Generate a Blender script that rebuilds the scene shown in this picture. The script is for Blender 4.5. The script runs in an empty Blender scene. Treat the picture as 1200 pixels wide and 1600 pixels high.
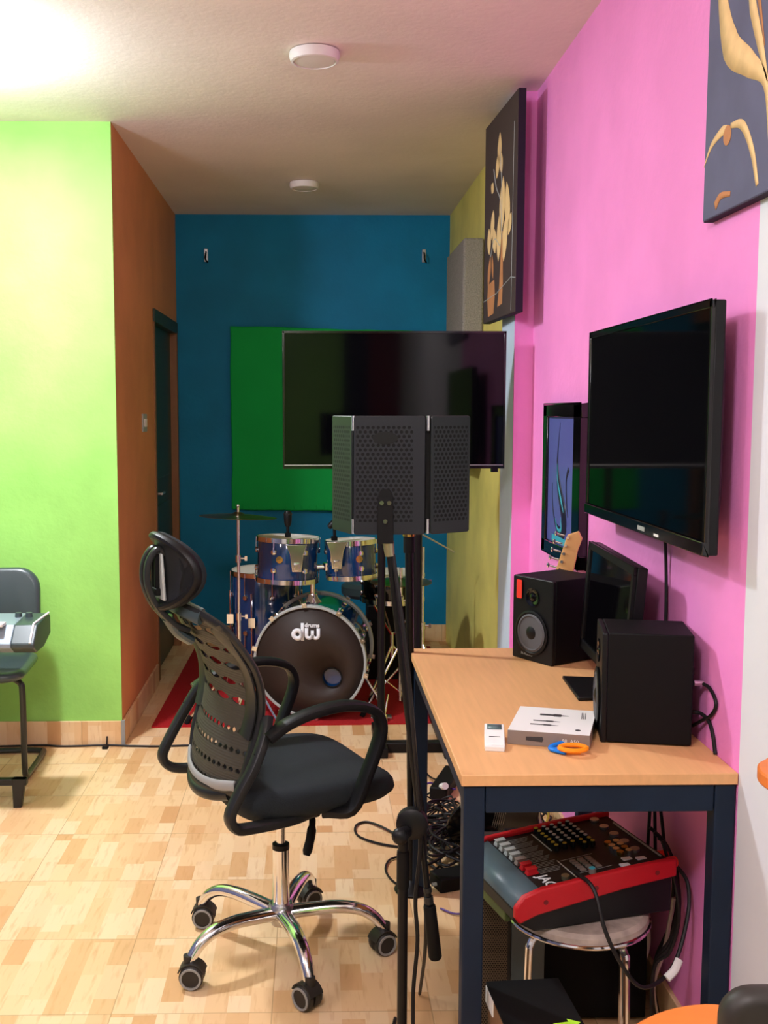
import bpy, bmesh, math, random
from mathutils import Vector, Matrix, Euler
random.seed(7)
PI = math.pi
S = bpy.context.scene
COL = S.collection

# ------------------------------------------------------------------ camera, world, lights, exposure
CAMZ = 1.485
pitch, yaw = 0.095466, 0.019303
cam_data = bpy.data.cameras.new('camera')
cam = bpy.data.objects.new('camera', cam_data)
COL.objects.link(cam)
cam.location = (0, 0, CAMZ)
cam.rotation_euler = (PI/2 - pitch, 0, -yaw)
cam_data.sensor_fit = 'AUTO'
cam_data.sensor_width = 36
cam_data.lens = 36*1650/1600
cam_data.shift_x = 80/1600
cam_data.clip_start = 0.05
S.camera = cam

w = bpy.data.worlds.new('world'); S.world = w
w.use_nodes = True
w.node_tree.nodes['Background'].inputs[0].default_value = (0.75, 0.85, 1, 1)
w.node_tree.nodes['Background'].inputs[1].default_value = 0.25

def lamp(name, loc, power, color, radius, kind='POINT', rot=(0, 0, 0)):
    d = bpy.data.lights.new(name, kind); d.energy = power; d.color = color
    if kind == 'AREA':
        d.shape = 'DISK'; d.size = radius
    else:
        d.shadow_soft_size = radius
    o = bpy.data.objects.new(name, d); COL.objects.link(o); o.location = loc; o.rotation_euler = rot
    return o
CEIL = 2.70
lamp('lamp_light_left', (-1.26, 3.62, CEIL-0.05), 30, (0.92, 0.94, 1.0), 0.16, 'AREA')
lamp('lamp_glow_left', (-1.26, 3.62, CEIL-0.20), 27, (0.80, 0.88, 1.0), 0.06)
lamp('fill_light_rear', (-0.30, 0.50, CEIL-0.35), 46, (1.0, 0.93, 0.97), 0.12)  # added fill lamp, lifts the corridor and ceiling
lamp('fill_light_side', (-2.1, 1.2, CEIL-0.30), 24, (1.0, 0.93, 0.98), 0.12)  # second added fill, brightens the room from out of view

S.view_settings.view_transform = 'Standard'
S.view_settings.look = 'None'
S.view_settings.exposure = 0.60
S.view_settings.gamma = 1
S.view_settings.use_curve_mapping = False
S.cycles.max_bounces = 8

# ------------------------------------------------------------------ materials
def srgb(r, g, b):
    f = lambda c: (c/255/12.92) if c/255 <= 0.04045 else ((c/255+0.055)/1.055)**2.4
    return (f(r), f(g), f(b), 1)
def mat(name, col, rough=0.5, metal=0.0, spec=0.35, noise=0.0, scale=20, bump=0.0, emit=0, coat=0.0, nscale=None):
    m = bpy.data.materials.new(name); m.use_nodes = True
    nt = m.node_tree; b = nt.nodes['Principled BSDF']
    c = col if len(col) == 4 else (*col, 1)
    b.inputs['Base Color'].default_value = c
    b.inputs['Roughness'].default_value = rough
    b.inputs['Metallic'].default_value = metal
    b.inputs['Specular IOR Level'].default_value = spec
    b.inputs['Coat Weight'].default_value = coat
    if emit:
        b.inputs['Emission Color'].default_value = c; b.inputs['Emission Strength'].default_value = emit
    tc = nt.nodes.new('ShaderNodeTexCoord')
    n = nt.nodes.new('ShaderNodeTexNoise'); n.inputs['Scale'].default_value = scale; n.inputs['Detail'].default_value = 4
    if nscale:
        mp = nt.nodes.new('ShaderNodeMapping'); mp.inputs['Scale'].default_value = nscale
        nt.links.new(tc.outputs['Object'], mp.inputs[0]); nt.links.new(mp.outputs[0], n.inputs['Vector'])
    else:
        nt.links.new(tc.outputs['Object'], n.inputs['Vector'])
    if noise:
        r = nt.nodes.new('ShaderNodeMix'); r.data_type = 'RGBA'
        r.inputs[6].default_value = tuple(min(1, x*(1-noise)) for x in c[:3])+(1,)
        r.inputs[7].default_value = tuple(min(1, x*(1+noise)) for x in c[:3])+(1,)
        nt.links.new(n.outputs['Fac'], r.inputs[0]); nt.links.new(r.outputs[2], b.inputs['Base Color'])
    if bump:
        bp = nt.nodes.new('ShaderNodeBump'); bp.inputs['Strength'].default_value = bump; bp.inputs['Distance'].default_value = 0.01
        nt.links.new(n.outputs['Fac'], bp.inputs['Height']); nt.links.new(bp.outputs[0], b.inputs['Normal'])
    return m

class G:
    """small node-graph helper"""
    def __init__(s, m): s.nt = m.node_tree; s.b = s.nt.nodes['Principled BSDF']
    def n(s, t, **k):
        x = s.nt.nodes.new(t)
        for a, v in k.items(): setattr(x, a, v)
        return x
    def put(s, sock, v):
        if hasattr(v, 'is_output') or isinstance(v, bpy.types.NodeSocket): s.nt.links.new(v, sock)
        else: sock.default_value = v
    def m(s, op, a, b=0.0, c=0.0):
        x = s.n('ShaderNodeMath', operation=op); s.put(x.inputs[0], a); s.put(x.inputs[1], b); s.put(x.inputs[2], c); return x.outputs[0]
    def xyz(s, scale=(1, 1, 1)):
        t = s.n('ShaderNodeTexCoord'); q = s.n('ShaderNodeSeparateXYZ'); s.nt.links.new(t.outputs['Object'], q.inputs[0]); return q.outputs
    def comb(s, a, b, c=0.0):
        x = s.n('ShaderNodeCombineXYZ'); s.put(x.inputs[0], a); s.put(x.inputs[1], b); s.put(x.inputs[2], c); return x.outputs[0]
    def mix(s, f, a, b):
        x = s.n('ShaderNodeMix', data_type='RGBA'); s.put(x.inputs[0], f); s.put(x.inputs[6], a); s.put(x.inputs[7], b); return x.outputs[2]
    def noise(s, vec, scale=5.0, detail=3.0):
        x = s.n('ShaderNodeTexNoise'); s.put(x.inputs['Vector'], vec); x.inputs['Scale'].default_value = scale; x.inputs['Detail'].default_value = detail; return x.outputs['Fac']
    def white(s, vec):
        x = s.n('ShaderNodeTexWhiteNoise', noise_dimensions='3D'); s.put(x.inputs['Vector'], vec); return x.outputs['Value']
    def ramp(s, f, stops):
        x = s.n('ShaderNodeValToRGB'); s.put(x.inputs[0], f); e = x.color_ramp.elements
        while len(e) < len(stops): e.new(0.5)
        for i, (p, c) in enumerate(stops): e[i].position = p; e[i].color = c
        return x.outputs[0]

def parquet(name, sx, sy, ox, oy, vertical=False, strip=0.057, length=0.187):
    """printed ceramic tile that imitates small strips of pale wood; seams every sx, sy"""
    m = mat(name, (0.8, 0.6, 0.4), 0.32, spec=0.45); g = G(m)
    X, Y, Z_ = g.xyz()
    if vertical: Y = Z_; X = g.m('ADD', X, g.m('MULTIPLY', g.xyz()[1], 1.0))
    x = g.m('SUBTRACT', X, ox); y = g.m('SUBTRACT', Y, oy)
    wv = g.m('MULTIPLY', g.m('SUBTRACT', g.noise(g.comb(g.m('MULTIPLY', X, 3.0), g.m('MULTIPLY', Y, 1.2)), 3.0), 0.5), 0.010)
    cxn = g.m('FLOOR', g.m('DIVIDE', x, strip))
    r1 = g.white(g.comb(cxn, 3.7, 1.0))
    ln = g.m('MULTIPLY_ADD', g.white(g.comb(cxn, 9.1, 5.0)), length*0.6, length*0.6)
    yy = g.m('DIVIDE', g.m('ADD', y, g.m('MULTIPLY', r1, length*7)), ln)
    cyn = g.m('FLOOR', yy)
    tile = g.comb(g.m('FLOOR', g.m('DIVIDE', x, sx)), g.m('FLOOR', g.m('DIVIDE', y, sy)))
    v = g.n('ShaderNodeVectorMath', operation='ADD'); g.put(v.inputs[0], g.comb(cxn, cyn, 0.5)); g.put(v.inputs[1], tile)
    rnd = g.white(v.outputs[0])
    base = g.ramp(rnd, [(0.0, srgb(222, 176, 124)), (0.2, srgb(236, 196, 146)), (0.5, srgb(240, 204, 156)), (0.78, srgb(244, 214, 172)), (0.9, srgb(228, 182, 130)), (1.0, srgb(214, 162, 110))])
    gr = g.noise(g.comb(g.m('ADD', g.m('MULTIPLY', x, 30), g.m('MULTIPLY', rnd, 60)), g.m('MULTIPLY', y, 4.0)), 2.2, 3.0)
    grf = g.m('MULTIPLY', g.m('SMOOTH_MIN', g.m('MAXIMUM', g.m('MULTIPLY', g.m('SUBTRACT', gr, 0.54), 5.0), 0.0), 1.0, 0.1), 0.5)
    c = g.mix(grf, base, srgb(205, 152, 96))
    ax = g.m('ABSOLUTE', g.m('SUBTRACT', g.m('FRACT', g.m('DIVIDE', x, sx)), 0.5)); ay = g.m('ABSOLUTE', g.m('SUBTRACT', g.m('FRACT', g.m('DIVIDE', y, sy)), 0.5))
    seam = g.m('GREATER_THAN', g.m('MAXIMUM', ax, ay), 0.4965)
    c2 = g.mix(g.m('MULTIPLY', seam, 0.5), c, srgb(150, 105, 60))
    g.put(g.b.inputs['Base Color'], c2)
    g.put(g.b.inputs['Roughness'], g.m('MULTIPLY_ADD', gr, 0.15, 0.28))
    return m

def paint(name, col, amt=0.10, bump=0.15, sc=3.0):
    """brushed wall paint: faint cloudy patches, small bumps"""
    m = mat(name, col, 0.62, spec=0.3); g = G(m)
    t = g.n('ShaderNodeTexCoord').outputs['Object']
    a = g.noise(t, sc, 5.0); b = g.noise(t, 45.0, 3.0)
    lo = tuple(x*(1-amt) for x in col[:3])+(1,); hi = tuple(min(1, x*(1+amt)) for x in col[:3])+(1,)
    g.put(g.b.inputs['Base Color'], g.mix(g.ramp(a, [(0.35, (0, 0, 0, 1)), (0.65, (1, 1, 1, 1))]), lo, hi))
    bp = g.n('ShaderNodeBump'); bp.inputs['Strength'].default_value = bump; bp.inputs['Distance'].default_value = 0.01
    g.put(bp.inputs['Height'], g.m('ADD', b, g.m('MULTIPLY', a, 2.0))); g.put(g.b.inputs['Normal'], bp.outputs[0])
    return m

M = dict(
    green=paint('green_paint', srgb(156, 218, 108)), orange=paint('orange_paint', srgb(220, 146, 98), 0.08),
    blue=paint('blue_paint', srgb(0, 128, 176), 0.10), yellow=paint('yellow_paint', srgb(240, 230, 126)),
    pink=paint('pink_paint', srgb(248, 148, 216), 0.05), white=paint('white_paint', srgb(226, 230, 236), 0.03, 0.05),
    ceil=paint('ceiling_paint', srgb(238, 224, 216), 0.06, 0.12, 1.6), ltblue=paint('pale_blue_paint', srgb(205, 222, 240), 0.04),
    black=mat('black_plastic', srgb(18, 18, 20), 0.42, spec=0.25), blackm=mat('matt_black', srgb(10, 10, 12), 0.6, spec=0.2),
    gloss=mat('gloss_black', srgb(8, 8, 10), 0.12, spec=0.6), screen=mat('dark_screen_glass', srgb(5, 5, 8), 0.06, spec=0.3),
    chrome=mat('chrome', (0.82, 0.82, 0.84), 0.13, 1.0), steel=mat('brushed_steel', (0.6, 0.6, 0.62), 0.3, 1.0),
    plastic=mat('chair_plastic', srgb(34, 35, 35), 0.36, spec=0.35), fabric=mat('seat_fabric', srgb(30, 36, 40), 0.9, noise=0.25, scale=400, bump=0.3),
    greyp=mat('light_grey_plastic', srgb(170, 176, 174), 0.35), whitep=mat('white_plastic', srgb(240, 240, 238), 0.4),
    navy=mat('navy_painted_steel', srgb(18, 34, 54), 0.5, spec=0.25, noise=0.25, scale=14, bump=0.08),
    red=mat('red_plastic', srgb(190, 22, 34), 0.45), orangep=mat('orange_plastic', srgb(255, 150, 20), 0.4), bluep=mat('blue_plastic', srgb(10, 120, 220), 0.4),
    dblue=mat('blue_lacquer', srgb(8, 52, 100), 0.12, coat=0.8, spec=0.6), carpet=mat('red_carpet', srgb(176, 24, 30), 0.95, noise=0.3, scale=160, bump=0.5),
    brass=mat('cymbal_bronze', srgb(120, 100, 50), 0.3, 1.0), foam=mat('foam_black', srgb(12, 12, 12), 0.95),
    head=mat('drum_head_black', srgb(48, 36, 30), 0.55, noise=0.15, scale=8), headw=mat('drum_head_white', srgb(225, 222, 210), 0.5),
    tweed=mat('grey_tweed', srgb(150, 146, 138), 0.95, noise=0.55, scale=150, bump=0.6), greenf=mat('green_backdrop_cloth', srgb(0, 178, 78), 0.8, noise=0.10, scale=5, bump=0.2),
    wood=mat('beech_wood', srgb(226, 172, 118), 0.5, noise=0.12, scale=6, nscale=(14, 1, 8)), neck=mat('maple_neck', srgb(222, 176, 110), 0.4, noise=0.12, scale=10, nscale=(6, 6, 1)),
    orangew=mat('orange_laminate', srgb(222, 122, 52), 0.4, noise=0.08, scale=8, nscale=(1, 10, 1)), door=mat('dark_green_door', srgb(46, 66, 54), 0.4, noise=0.15, scale=5),
    doorf=mat('door_frame_wood', srgb(150, 104, 70), 0.5, noise=0.1), doord=mat('door_frame_dark', srgb(50, 68, 62), 0.5),
    vinyl=mat('dark_vinyl', srgb(60, 74, 76), 0.33, spec=0.6), chairleg=mat('dark_tube', srgb(34, 40, 34), 0.3, spec=0.6), kbsil=mat('silver_case', srgb(150, 165, 178), 0.4, metal=0.3),
    cable=mat('black_cable', srgb(20, 18, 20), 0.5), violet=mat('violet_cable', srgb(90, 60, 140), 0.5), greyc=mat('grey_cable', srgb(190, 180, 170), 0.5), yelc=mat('yellow_cable', srgb(170, 150, 40), 0.5),
    marble=mat('marbled_vinyl', srgb(165, 150, 140), 0.4, noise=0.9, scale=22), card=mat('cardboard', srgb(130, 96, 66), 0.8), cardg=mat('box_side_grey', srgb(140, 126, 118), 0.5),
    redtag=mat('red_tag', srgb(240, 60, 44), 0.5), lime=mat('lime_print', srgb(180, 240, 60), 0.5), ink=mat('dark_ink', srgb(60, 58, 60), 0.6), paperw=mat('white_print', srgb(235, 240, 245), 0.5),
    lcd=mat('lcd_grey', srgb(96, 118, 120), 0.3), cone=mat('speaker_cone', srgb(88, 88, 92), 0.6), gap=mat('dark_gap', srgb(6, 6, 6), 0.9),
    lampw=mat('lamp_white', srgb(232, 226, 222), 0.5), lampd=mat('lamp_diffuser', srgb(226, 220, 214), 0.6), lampon=mat('lamp_lit', (0.9, 0.97, 1.0), 0.5, emit=9),
    art1=mat('art_charcoal', srgb(66, 54, 52), 0.7, noise=0.2, scale=4), cream=mat('art_cream', srgb(232, 198, 140), 0.7, noise=0.2, scale=30), tan=mat('art_tan', srgb(190, 130, 84), 0.7, noise=0.2, scale=20),
    art2=mat('art_slate', srgb(94, 96, 122), 0.7, noise=0.3, scale=6), artb=mat('art_violet', srgb(92, 98, 168), 0.25), artd=mat('art_dark', srgb(20, 22, 50), 0.4), teal=mat('art_teal', srgb(60, 170, 190), 0.4), canvasedge=mat('canvas_edge', srgb(34, 24, 44), 0.8),
    stk=mat('black_powder_coat', srgb(12, 12, 15), 0.4, spec=0.25), rubber=mat('rubber_grey', srgb(150, 150, 148), 0.6), caster=mat('caster_black', srgb(44, 40, 36), 0.5),
    grille=mat('grille_brown', srgb(70, 60, 48), 0.6), mixg=mat('mixer_rest', srgb(84, 104, 112), 0.4), olive=mat('olive_plastic', srgb(70, 84, 40), 0.5), mixdark=mat('mixer_panel', srgb(16, 16, 18), 0.45),
    floor=parquet('parquet_tile', 0.397, 0.374, -0.50, 2.865), skirt=parquet('parquet_skirt', 0.397, 0.5, 0.0, -0.1, True, 0.06, 0.3),
    lilac=paint('slate_paint', srgb(90, 96, 130)), maroon=paint('maroon_paint', srgb(120, 30, 34)), dnavy=paint('dark_navy_paint', srgb(24, 30, 52)), pearl=mat('pearl', srgb(150, 150, 120), 0.3, 0.8), gold=mat('gold', srgb(200, 160, 80), 0.25, 1.0))

# perforated filter plate: dark holes on a staggered grid, mesh chair back with see-through slots
def perforated(name, col, axes, pitch, rad, hole, lim=None):
    m = mat(name, col, 0.42, spec=0.3); g = G(m); q = g.xyz(); a, b = q[axes[0]], q[axes[1]]
    def dots(oa, ob):
        da = g.m('SUBTRACT', g.m('FRACT', g.m('DIVIDE', g.m('ADD', a, oa+5.0), pitch)), 0.5)
        db = g.m('MULTIPLY', g.m('SUBTRACT', g.m('FRACT', g.m('DIVIDE', g.m('ADD', b, ob+5.0), pitch*1.732)), 0.5), 1.732)
        return g.m('LESS_THAN', g.m('SQRT', g.m('ADD', g.m('MULTIPLY', da, da), g.m('MULTIPLY', db, db))), rad)
    f = g.m('MAXIMUM', dots(0, 0), dots(pitch/2, pitch*0.866))
    if lim:
        for s, (lo, hi) in ((a, lim[0]), (b, lim[1])):
            f = g.m('MULTIPLY', f, g.m('MULTIPLY', g.m('GREATER_THAN', s, lo), g.m('LESS_THAN', s, hi)))
    g.put(g.b.inputs['Base Color'], g.mix(f, col, hole))
    g.put(g.b.inputs['Roughness'], g.m('MULTIPLY_ADD', f, 0.4, 0.42))
    return m
M['perf'] = perforated('perforated_steel', srgb(30, 32, 38), (0, 2), 0.0105, 0.33, srgb(4, 4, 6), ((-0.068, 0.048), (0.026, 0.222)))
M['perfl'] = perforated('perforated_wing', srgb(28, 33, 35), (0, 2), 0.0105, 0.33, srgb(6, 8, 8), ((-0.044, 0.044), (0.026, 0.222)))
M['grille_p'] = perforated('perforated_grille', srgb(96, 82, 64), (0, 2), 0.006, 0.33, srgb(20, 16, 12))
def mesh_back():
    m = mat('chair_mesh', srgb(66, 63, 55), 0.5, spec=0.25, noise=0); g = G(m); q = g.xyz(); y, z = q[1], q[2]
    # upper rows of wide lens slots, lower rows of small diamond holes
    def slots(pz, py, hz, hy, zo):
        r = g.m('DIVIDE', g.m('SUBTRACT', z, zo), pz); row = g.m('FLOOR', r)
        fz = g.m('MULTIPLY', g.m('SUBTRACT', g.m('FRACT', r), 0.5), pz/hz)
        fy = g.m('MULTIPLY', g.m('SUBTRACT', g.m('FRACT', g.m('ADD', g.m('DIVIDE', g.m('ADD', y, 5.0), py), g.m('MULTIPLY', g.m('MODULO', row, 2.0), 0.5))), 0.5), py/hy)
        return g.m('LESS_THAN', g.m('ADD', g.m('MULTIPLY', fz, fz), g.m('ABSOLUTE', fy)), 1.0)
    up = g.m('MULTIPLY', slots(0.046, 0.082, 0.0095, 0.034, 0.0), g.m('GREATER_THAN', z, 0.735))
    lo = g.m('MULTIPLY', slots(0.046, 0.024, 0.007, 0.008, 0.02), g.m('LESS_THAN', z, 0.70))
    f = g.m('MAXIMUM', up, lo)
    tr = g.n('ShaderNodeBsdfTransparent'); mx = g.n('ShaderNodeMixShader')
    out = [n for n in g.nt.nodes if n.type == 'OUTPUT_MATERIAL'][0]
    g.put(mx.inputs[0], f); g.put(mx.inputs[1], g.b.outputs[0]); g.put(mx.inputs[2], tr.outputs[0]); g.put(out.inputs[0], mx.outputs[0])
    rib = g.m('SINE', g.m('MULTIPLY', z, 900.0))
    bp = g.n('ShaderNodeBump'); bp.inputs['Strength'].default_value = 0.3; bp.inputs['Distance'].default_value = 0.001
    g.put(bp.inputs['Height'], rib); g.put(g.b.inputs['Normal'], bp.outputs[0])
    return m
M['meshback'] = mesh_back()

# ------------------------------------------------------------------ mesh builder
def smoothpath(pts, n=6, closed=False):
    P = [Vector(p) for p in pts]; out = []; L = len(P)
    rng = range(L) if closed else range(L-1)
    for i in rng:
        p1, p2 = P[i], P[(i+1) % L]
        p0 = P[(i-1) % L] if (closed or i > 0) else p1*2-p2
        p3 = P[(i+2) % L] if (closed or i+2 < L) else p2*2-p1
        for k in range(n):
            t = k/n
            out.append(0.5*((2*p1)+(p2-p0)*t+(2*p0-5*p1+4*p2-p3)*t*t+(3*p1-p0-3*p2+p3)*t**3))
    if not closed: out.append(P[-1])
    return out
def rrect(w, h, r, n=5):
    out = []
    for cx, cy, a0 in ((w/2-r, h/2-r, 0), (-w/2+r, h/2-r, 90), (-w/2+r, -h/2+r, 180), (w/2-r, -h/2+r, 270)):
        for k in range(n+1):
            a = math.radians(a0+90*k/n); out.append((cx+r*math.cos(a), cy+r*math.sin(a)))
    return out
def circ(r, n=24, c=(0, 0), ry=None):
    return [(c[0]+r*math.cos(2*PI*k/n), c[1]+(ry or r)*math.sin(2*PI*k/n)) for k in range(n)]

class MB:
    def __init__(s): s.v = []; s.f = []; s.mi = []; s.cm = 0
    def use(s, i): s.cm = i; return s
    def add(s, vs, fs):
        o = len(s.v); s.v += [Vector(v) for v in vs]; s.f += [tuple(i+o for i in f) for f in fs]; s.mi += [s.cm]*len(fs); return s
    def box(s, c, d, rot=None):
        R = rot or Matrix.Identity(3); c = Vector(c); x, y, z = [k/2 for k in d]
        vs = [c+R@Vector((i*x, j*y, k*z)) for i in (-1, 1) for j in (-1, 1) for k in (-1, 1)]
        return s.add(vs, [(0, 1, 3, 2), (4, 6, 7, 5), (0, 4, 5, 1), (2, 3, 7, 6), (0, 2, 6, 4), (1, 5, 7, 3)])
    def bx(s, x0, x1, y0, y1, z0, z1): return s.box(((x0+x1)/2, (y0+y1)/2, (z0+z1)/2), (abs(x1-x0), abs(y1-y0), abs(z1-z0)))
    def cyl(s, p0, p1, r0, r1=None, n=20, caps=True):
        return s.sweep([p0, p1], [r0, r0 if r1 is None else r1], n=n, caps=caps)
    def sweep(s, pts, r, ry=None, ref=None, n=10, closed=False, caps=True, sq=1.0):
        """tube along points; r / ry may be lists; ref = direction kept for the r axis"""
        P = [Vector(p) for p in pts]; L = len(P)
        rl = r if isinstance(r, (list, tuple)) else [r]*L
        yl = (ry if isinstance(ry, (list, tuple)) else [ry]*L) if ry is not None else rl
        prev = None; vs = []
        for i, p in enumerate(P):
            if closed: t = P[(i+1) % L]-P[i-1]
            else: t = P[min(i+1, L-1)]-P[max(i-1, 0)]
            if t.length < 1e-9: t = Vector((0, 0, 1))
            t.normalize()
            if ref is not None: u = Vector(ref)
            elif prev is not None: u = prev
            else: u = Vector((1, 0, 0)) if abs(t.x) < 0.8 else Vector((0, 1, 0))
            u = u-t*u.dot(t)
            if u.length < 1e-6: u = t.orthogonal()
            u.normalize(); prev = u; v = t.cross(u)
            for k in range(n):
                a = 2*PI*k/n; ca, sa = math.cos(a), math.sin(a)
                if sq != 1: ca = math.copysign(abs(ca)**sq, ca); sa = math.copysign(abs(sa)**sq, sa)
                vs.append(p+u*ca*rl[i]+v*sa*yl[i])
        fs = []
        for i in range(L if closed else L-1):
            j = (i+1) % L
            for k in range(n):
                k2 = (k+1) % n; fs.append((i*n+k, i*n+k2, j*n+k2, j*n+k))
        if caps and not closed: fs += [tuple(reversed(range(n))), tuple((L-1)*n+k for k in range(n))]
        return s.add(vs, fs)
    def lathe(s, prof, o=(0, 0, 0), axis=(0, 0, 1), n=32, closed=False):
        """prof = [(radius, height)] along axis from o"""
        a = Vector(axis).normalized(); u = a.orthogonal().normalized(); v = a.cross(u); o = Vector(o)
        vs = []
        for r, h in prof:
            for k in range(n):
                t = 2*PI*k/n; vs.append(o+a*h+(u*math.cos(t)+v*math.sin(t))*max(r, 1e-5))
        fs = []; L = len(prof)
        for i in range(L-1 if not closed else L):
            j = (i+1) % L
            for k in range(n):
                k2 = (k+1) % n; fs.append((i*n+k, i*n+k2, j*n+k2, j*n+k))
        if not closed: fs += [tuple(reversed(range(n))), tuple((L-1)*n+k for k in range(n))]
        return s.add(vs, fs)
    def prism(s, poly, o, u, v, d):
        """2-D polygon in the plane (u, v) at o, extruded by vector d"""
        o, u, v, d = Vector(o), Vector(u), Vector(v), Vector(d); n = len(poly)
        vs = [o+u*a+v*b for a, b in poly]; vs += [p+d for p in vs]
        return s.add(vs, [tuple(reversed(range(n))), tuple(range(n, 2*n))]+[(k, (k+1) % n, n+(k+1) % n, n+k) for k in range(n)])
    def loft(s, rings, caps=True, closed=True):
        n = len(rings[0]); vs = [p for r in rings for p in r]; fs = []
        for i in range(len(rings)-1):
            for k in range(n if closed else n-1):
                k2 = (k+1) % n; fs.append((i*n+k, i*n+k2, (i+1)*n+k2, (i+1)*n+k))
        if caps: fs += [tuple(reversed(range(n))), tuple((len(rings)-1)*n+k for k in range(n))]
        return s.add(vs, fs)
    def sphere(s, c, r, n=16):
        m = n//2; prof = [(abs(math.sin(PI*i/m))*1.0, -math.cos(PI*i/m)) for i in range(m+1)]
        rx = r if isinstance(r, (tuple, list)) else (r, r, r); c = Vector(c); vs = []; fs = []
        for a, h in prof:
            for k in range(n): vs.append(c+Vector((rx[0]*a*math.cos(2*PI*k/n), rx[1]*a*math.sin(2*PI*k/n), rx[2]*h)))
        for i in range(m):
            for k in range(n): fs.append((i*n+k, i*n+(k+1) % n, (i+1)*n+(k+1) % n, (i+1)*n+k))
        return s.add(vs, fs)
    def build(s, name, mats, parent=None, bevel=0, seg=2, smooth=35, subsurf=0, solid=0):
        me = bpy.data.meshes.new(name); me.from_pydata([tuple(v) for v in s.v], [], s.f)
        mats = mats if isinstance(mats, (list, tuple)) else [mats]
        for m in mats: me.materials.append(M[m])
        for p, i in zip(me.polygons, s.mi): p.material_index = i
        bm = bmesh.new(); bm.from_mesh(me); bmesh.ops.remove_doubles(bm, verts=bm.verts, dist=1e-5)
        bmesh.ops.recalc_face_normals(bm, faces=bm.faces); bm.to_mesh(me); bm.free(); me.update()
        me.shade_smooth(); me.set_sharp_from_angle(angle=math.radians(smooth))
        o = bpy.data.objects.new(name, me); COL.objects.link(o)
        if parent is not None:
            o.parent = parent
            r = parent
            while r.parent: r = r.parent
            if r is parent and r.get('_w'): o.matrix_parent_inverse = Matrix.Translation(-Vector(r.location))
            if parent is not r and r.get('_w') and not parent.type == 'MESH': pass
        if solid:
            md = o.modifiers.new('solid', 'SOLIDIFY'); md.thickness = solid; md.offset = 0
        if bevel:
            md = o.modifiers.new('bevel', 'BEVEL'); md.width = bevel; md.segments = seg; md.limit_method = 'ANGLE'; md.angle_limit = math.radians(40)
        if subsurf:
            md = o.modifiers.new('sub', 'SUBSURF'); md.levels = subsurf; md.render_levels = subsurf
        return o

WORLD_ROOTS = []
def tag(o, label, cat, group=None):
    o['label'] = label; o['category'] = cat
    if group: o['group'] = group
    return o
def thing(name, label, cat, loc=(0, 0, 0), rotz=0.0, group=None, world=False):
    """Empty at the thing's base; parts are written in local coordinates, or in room coordinates when world=True"""
    o = bpy.data.objects.new(name, None); COL.objects.link(o); o.location = loc; o.rotation_euler = (0, 0, rotz)
    o.empty_display_size = 0.05
    if world: o['_w'] = 1; WORLD_ROOTS.append(o)
    return tag(o, label, cat, group)
def struct(o): o['kind'] = 'structure'; return o
def dup(root, loc=None, rotz=None, label=None, group=None):
    r = root.copy(); COL.objects.link(r)
    if loc is not None: r.location = loc
    if rotz is not None: r.rotation_euler = (0, 0, rotz)
    if label: r['label'] = label
    if group: r['group'] = group
    for ch in list(root.children):
        c = ch.copy(); COL.objects.link(c); c.parent = r
        for gch in list(ch.children):
            d = gch.copy(); COL.objects.link(d); d.parent = c
    return r
def text_mesh(name, body, size, o, u, v, matn, parent=None, depth=0.0006, bold=0.0):
    """writing as a thin mesh; u = reading direction, v = up direction, o = centre"""
    cu = bpy.data.curves.new(name, 'FONT'); cu.body = body; cu.size = size; cu.extrude = depth; cu.offset = bold
    cu.align_x = 'CENTER'; cu.align_y = 'CENTER'; cu.resolution_u = 2
    tmp = bpy.data.objects.new(name+'_tmp', cu); me = bpy.data.meshes.new_from_object(tmp)
    u = Vector(u).normalized(); v = Vector(v).normalized(); nrm = u.cross(v)
    mtx = Matrix((u, v, nrm)).transposed().to_4x4(); mtx.translation = Vector(o)
    me.transform(mtx); me.materials.clear(); me.materials.append(M[matn])
    bpy.data.objects.remove(tmp); bpy.data.curves.remove(cu)
    ob = bpy.data.objects.new(name, me); COL.objects.link(ob)
    if parent is not None:
        ob.parent = parent
        if parent.get('_w'): ob.matrix_parent_inverse = Matrix.Translation(-Vector(parent.location))
    return ob

# ================================================================== ROOM
YG, YB = 4.612, 6.72            # green wall, blue wall
XO, XR = -0.85, 0.862           # orange wall, right wall
struct(MB().bx(-3.1, 1.2, -2.3, 7.0, -0.06, 0).build('floor', 'floor'))
struct(MB().bx(-3.1, 1.2, -2.3, 7.0, CEIL, CEIL+0.06).build('ceiling', 'ceil'))
struct(MB().bx(-3.0, XO, YG, YG+0.006, 0, CEIL).build('wall_front_left', 'green'))
wo = MB()
D0, D1, DH = 5.72, 6.66, 2.03
wo.bx(XO-0.07, XO, YG+0.006, D0, 0, CEIL).bx(XO-0.07, XO, D0, D1, DH, CEIL).bx(XO-0.07, XO, D1, YB, 0, CEIL)
struct(wo.build('wall_corridor_left', 'orange'))
struct(MB().bx(XO-0.2, XR+0.1, YB, YB+0.1, 0, CEIL).build('wall_back', 'blue'))
struct(MB().bx(XR, XR+0.1, 4.43, YB, 0, CEIL).build('wall_right_far', 'yellow'))
struct(MB().bx(XR, XR+0.1, 2.062, 4.16, 0, CEIL).build('wall_right', 'pink'))
pb = MB(); pb.bx(0.79, XR+0.1, 4.15, 4.16, 0, CEIL)
pil = struct(pb.build('wall_right_pillar', 'pink'))
pb2 = MB().bx(0.79, XR+0.1, 4.16, 4.43, 0, CEIL); struct(pb2.build('trim_1', 'ltblue'))
struct(MB().bx(XR, XR+0.1, -2.3, 2.062, 0, CEIL).build('wall_right_near', 'white'))
struct(MB().bx(-3.1, -3.0, -2.3, YG+0.07, 0, CEIL).build('wall_left', 'lilac'))
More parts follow.
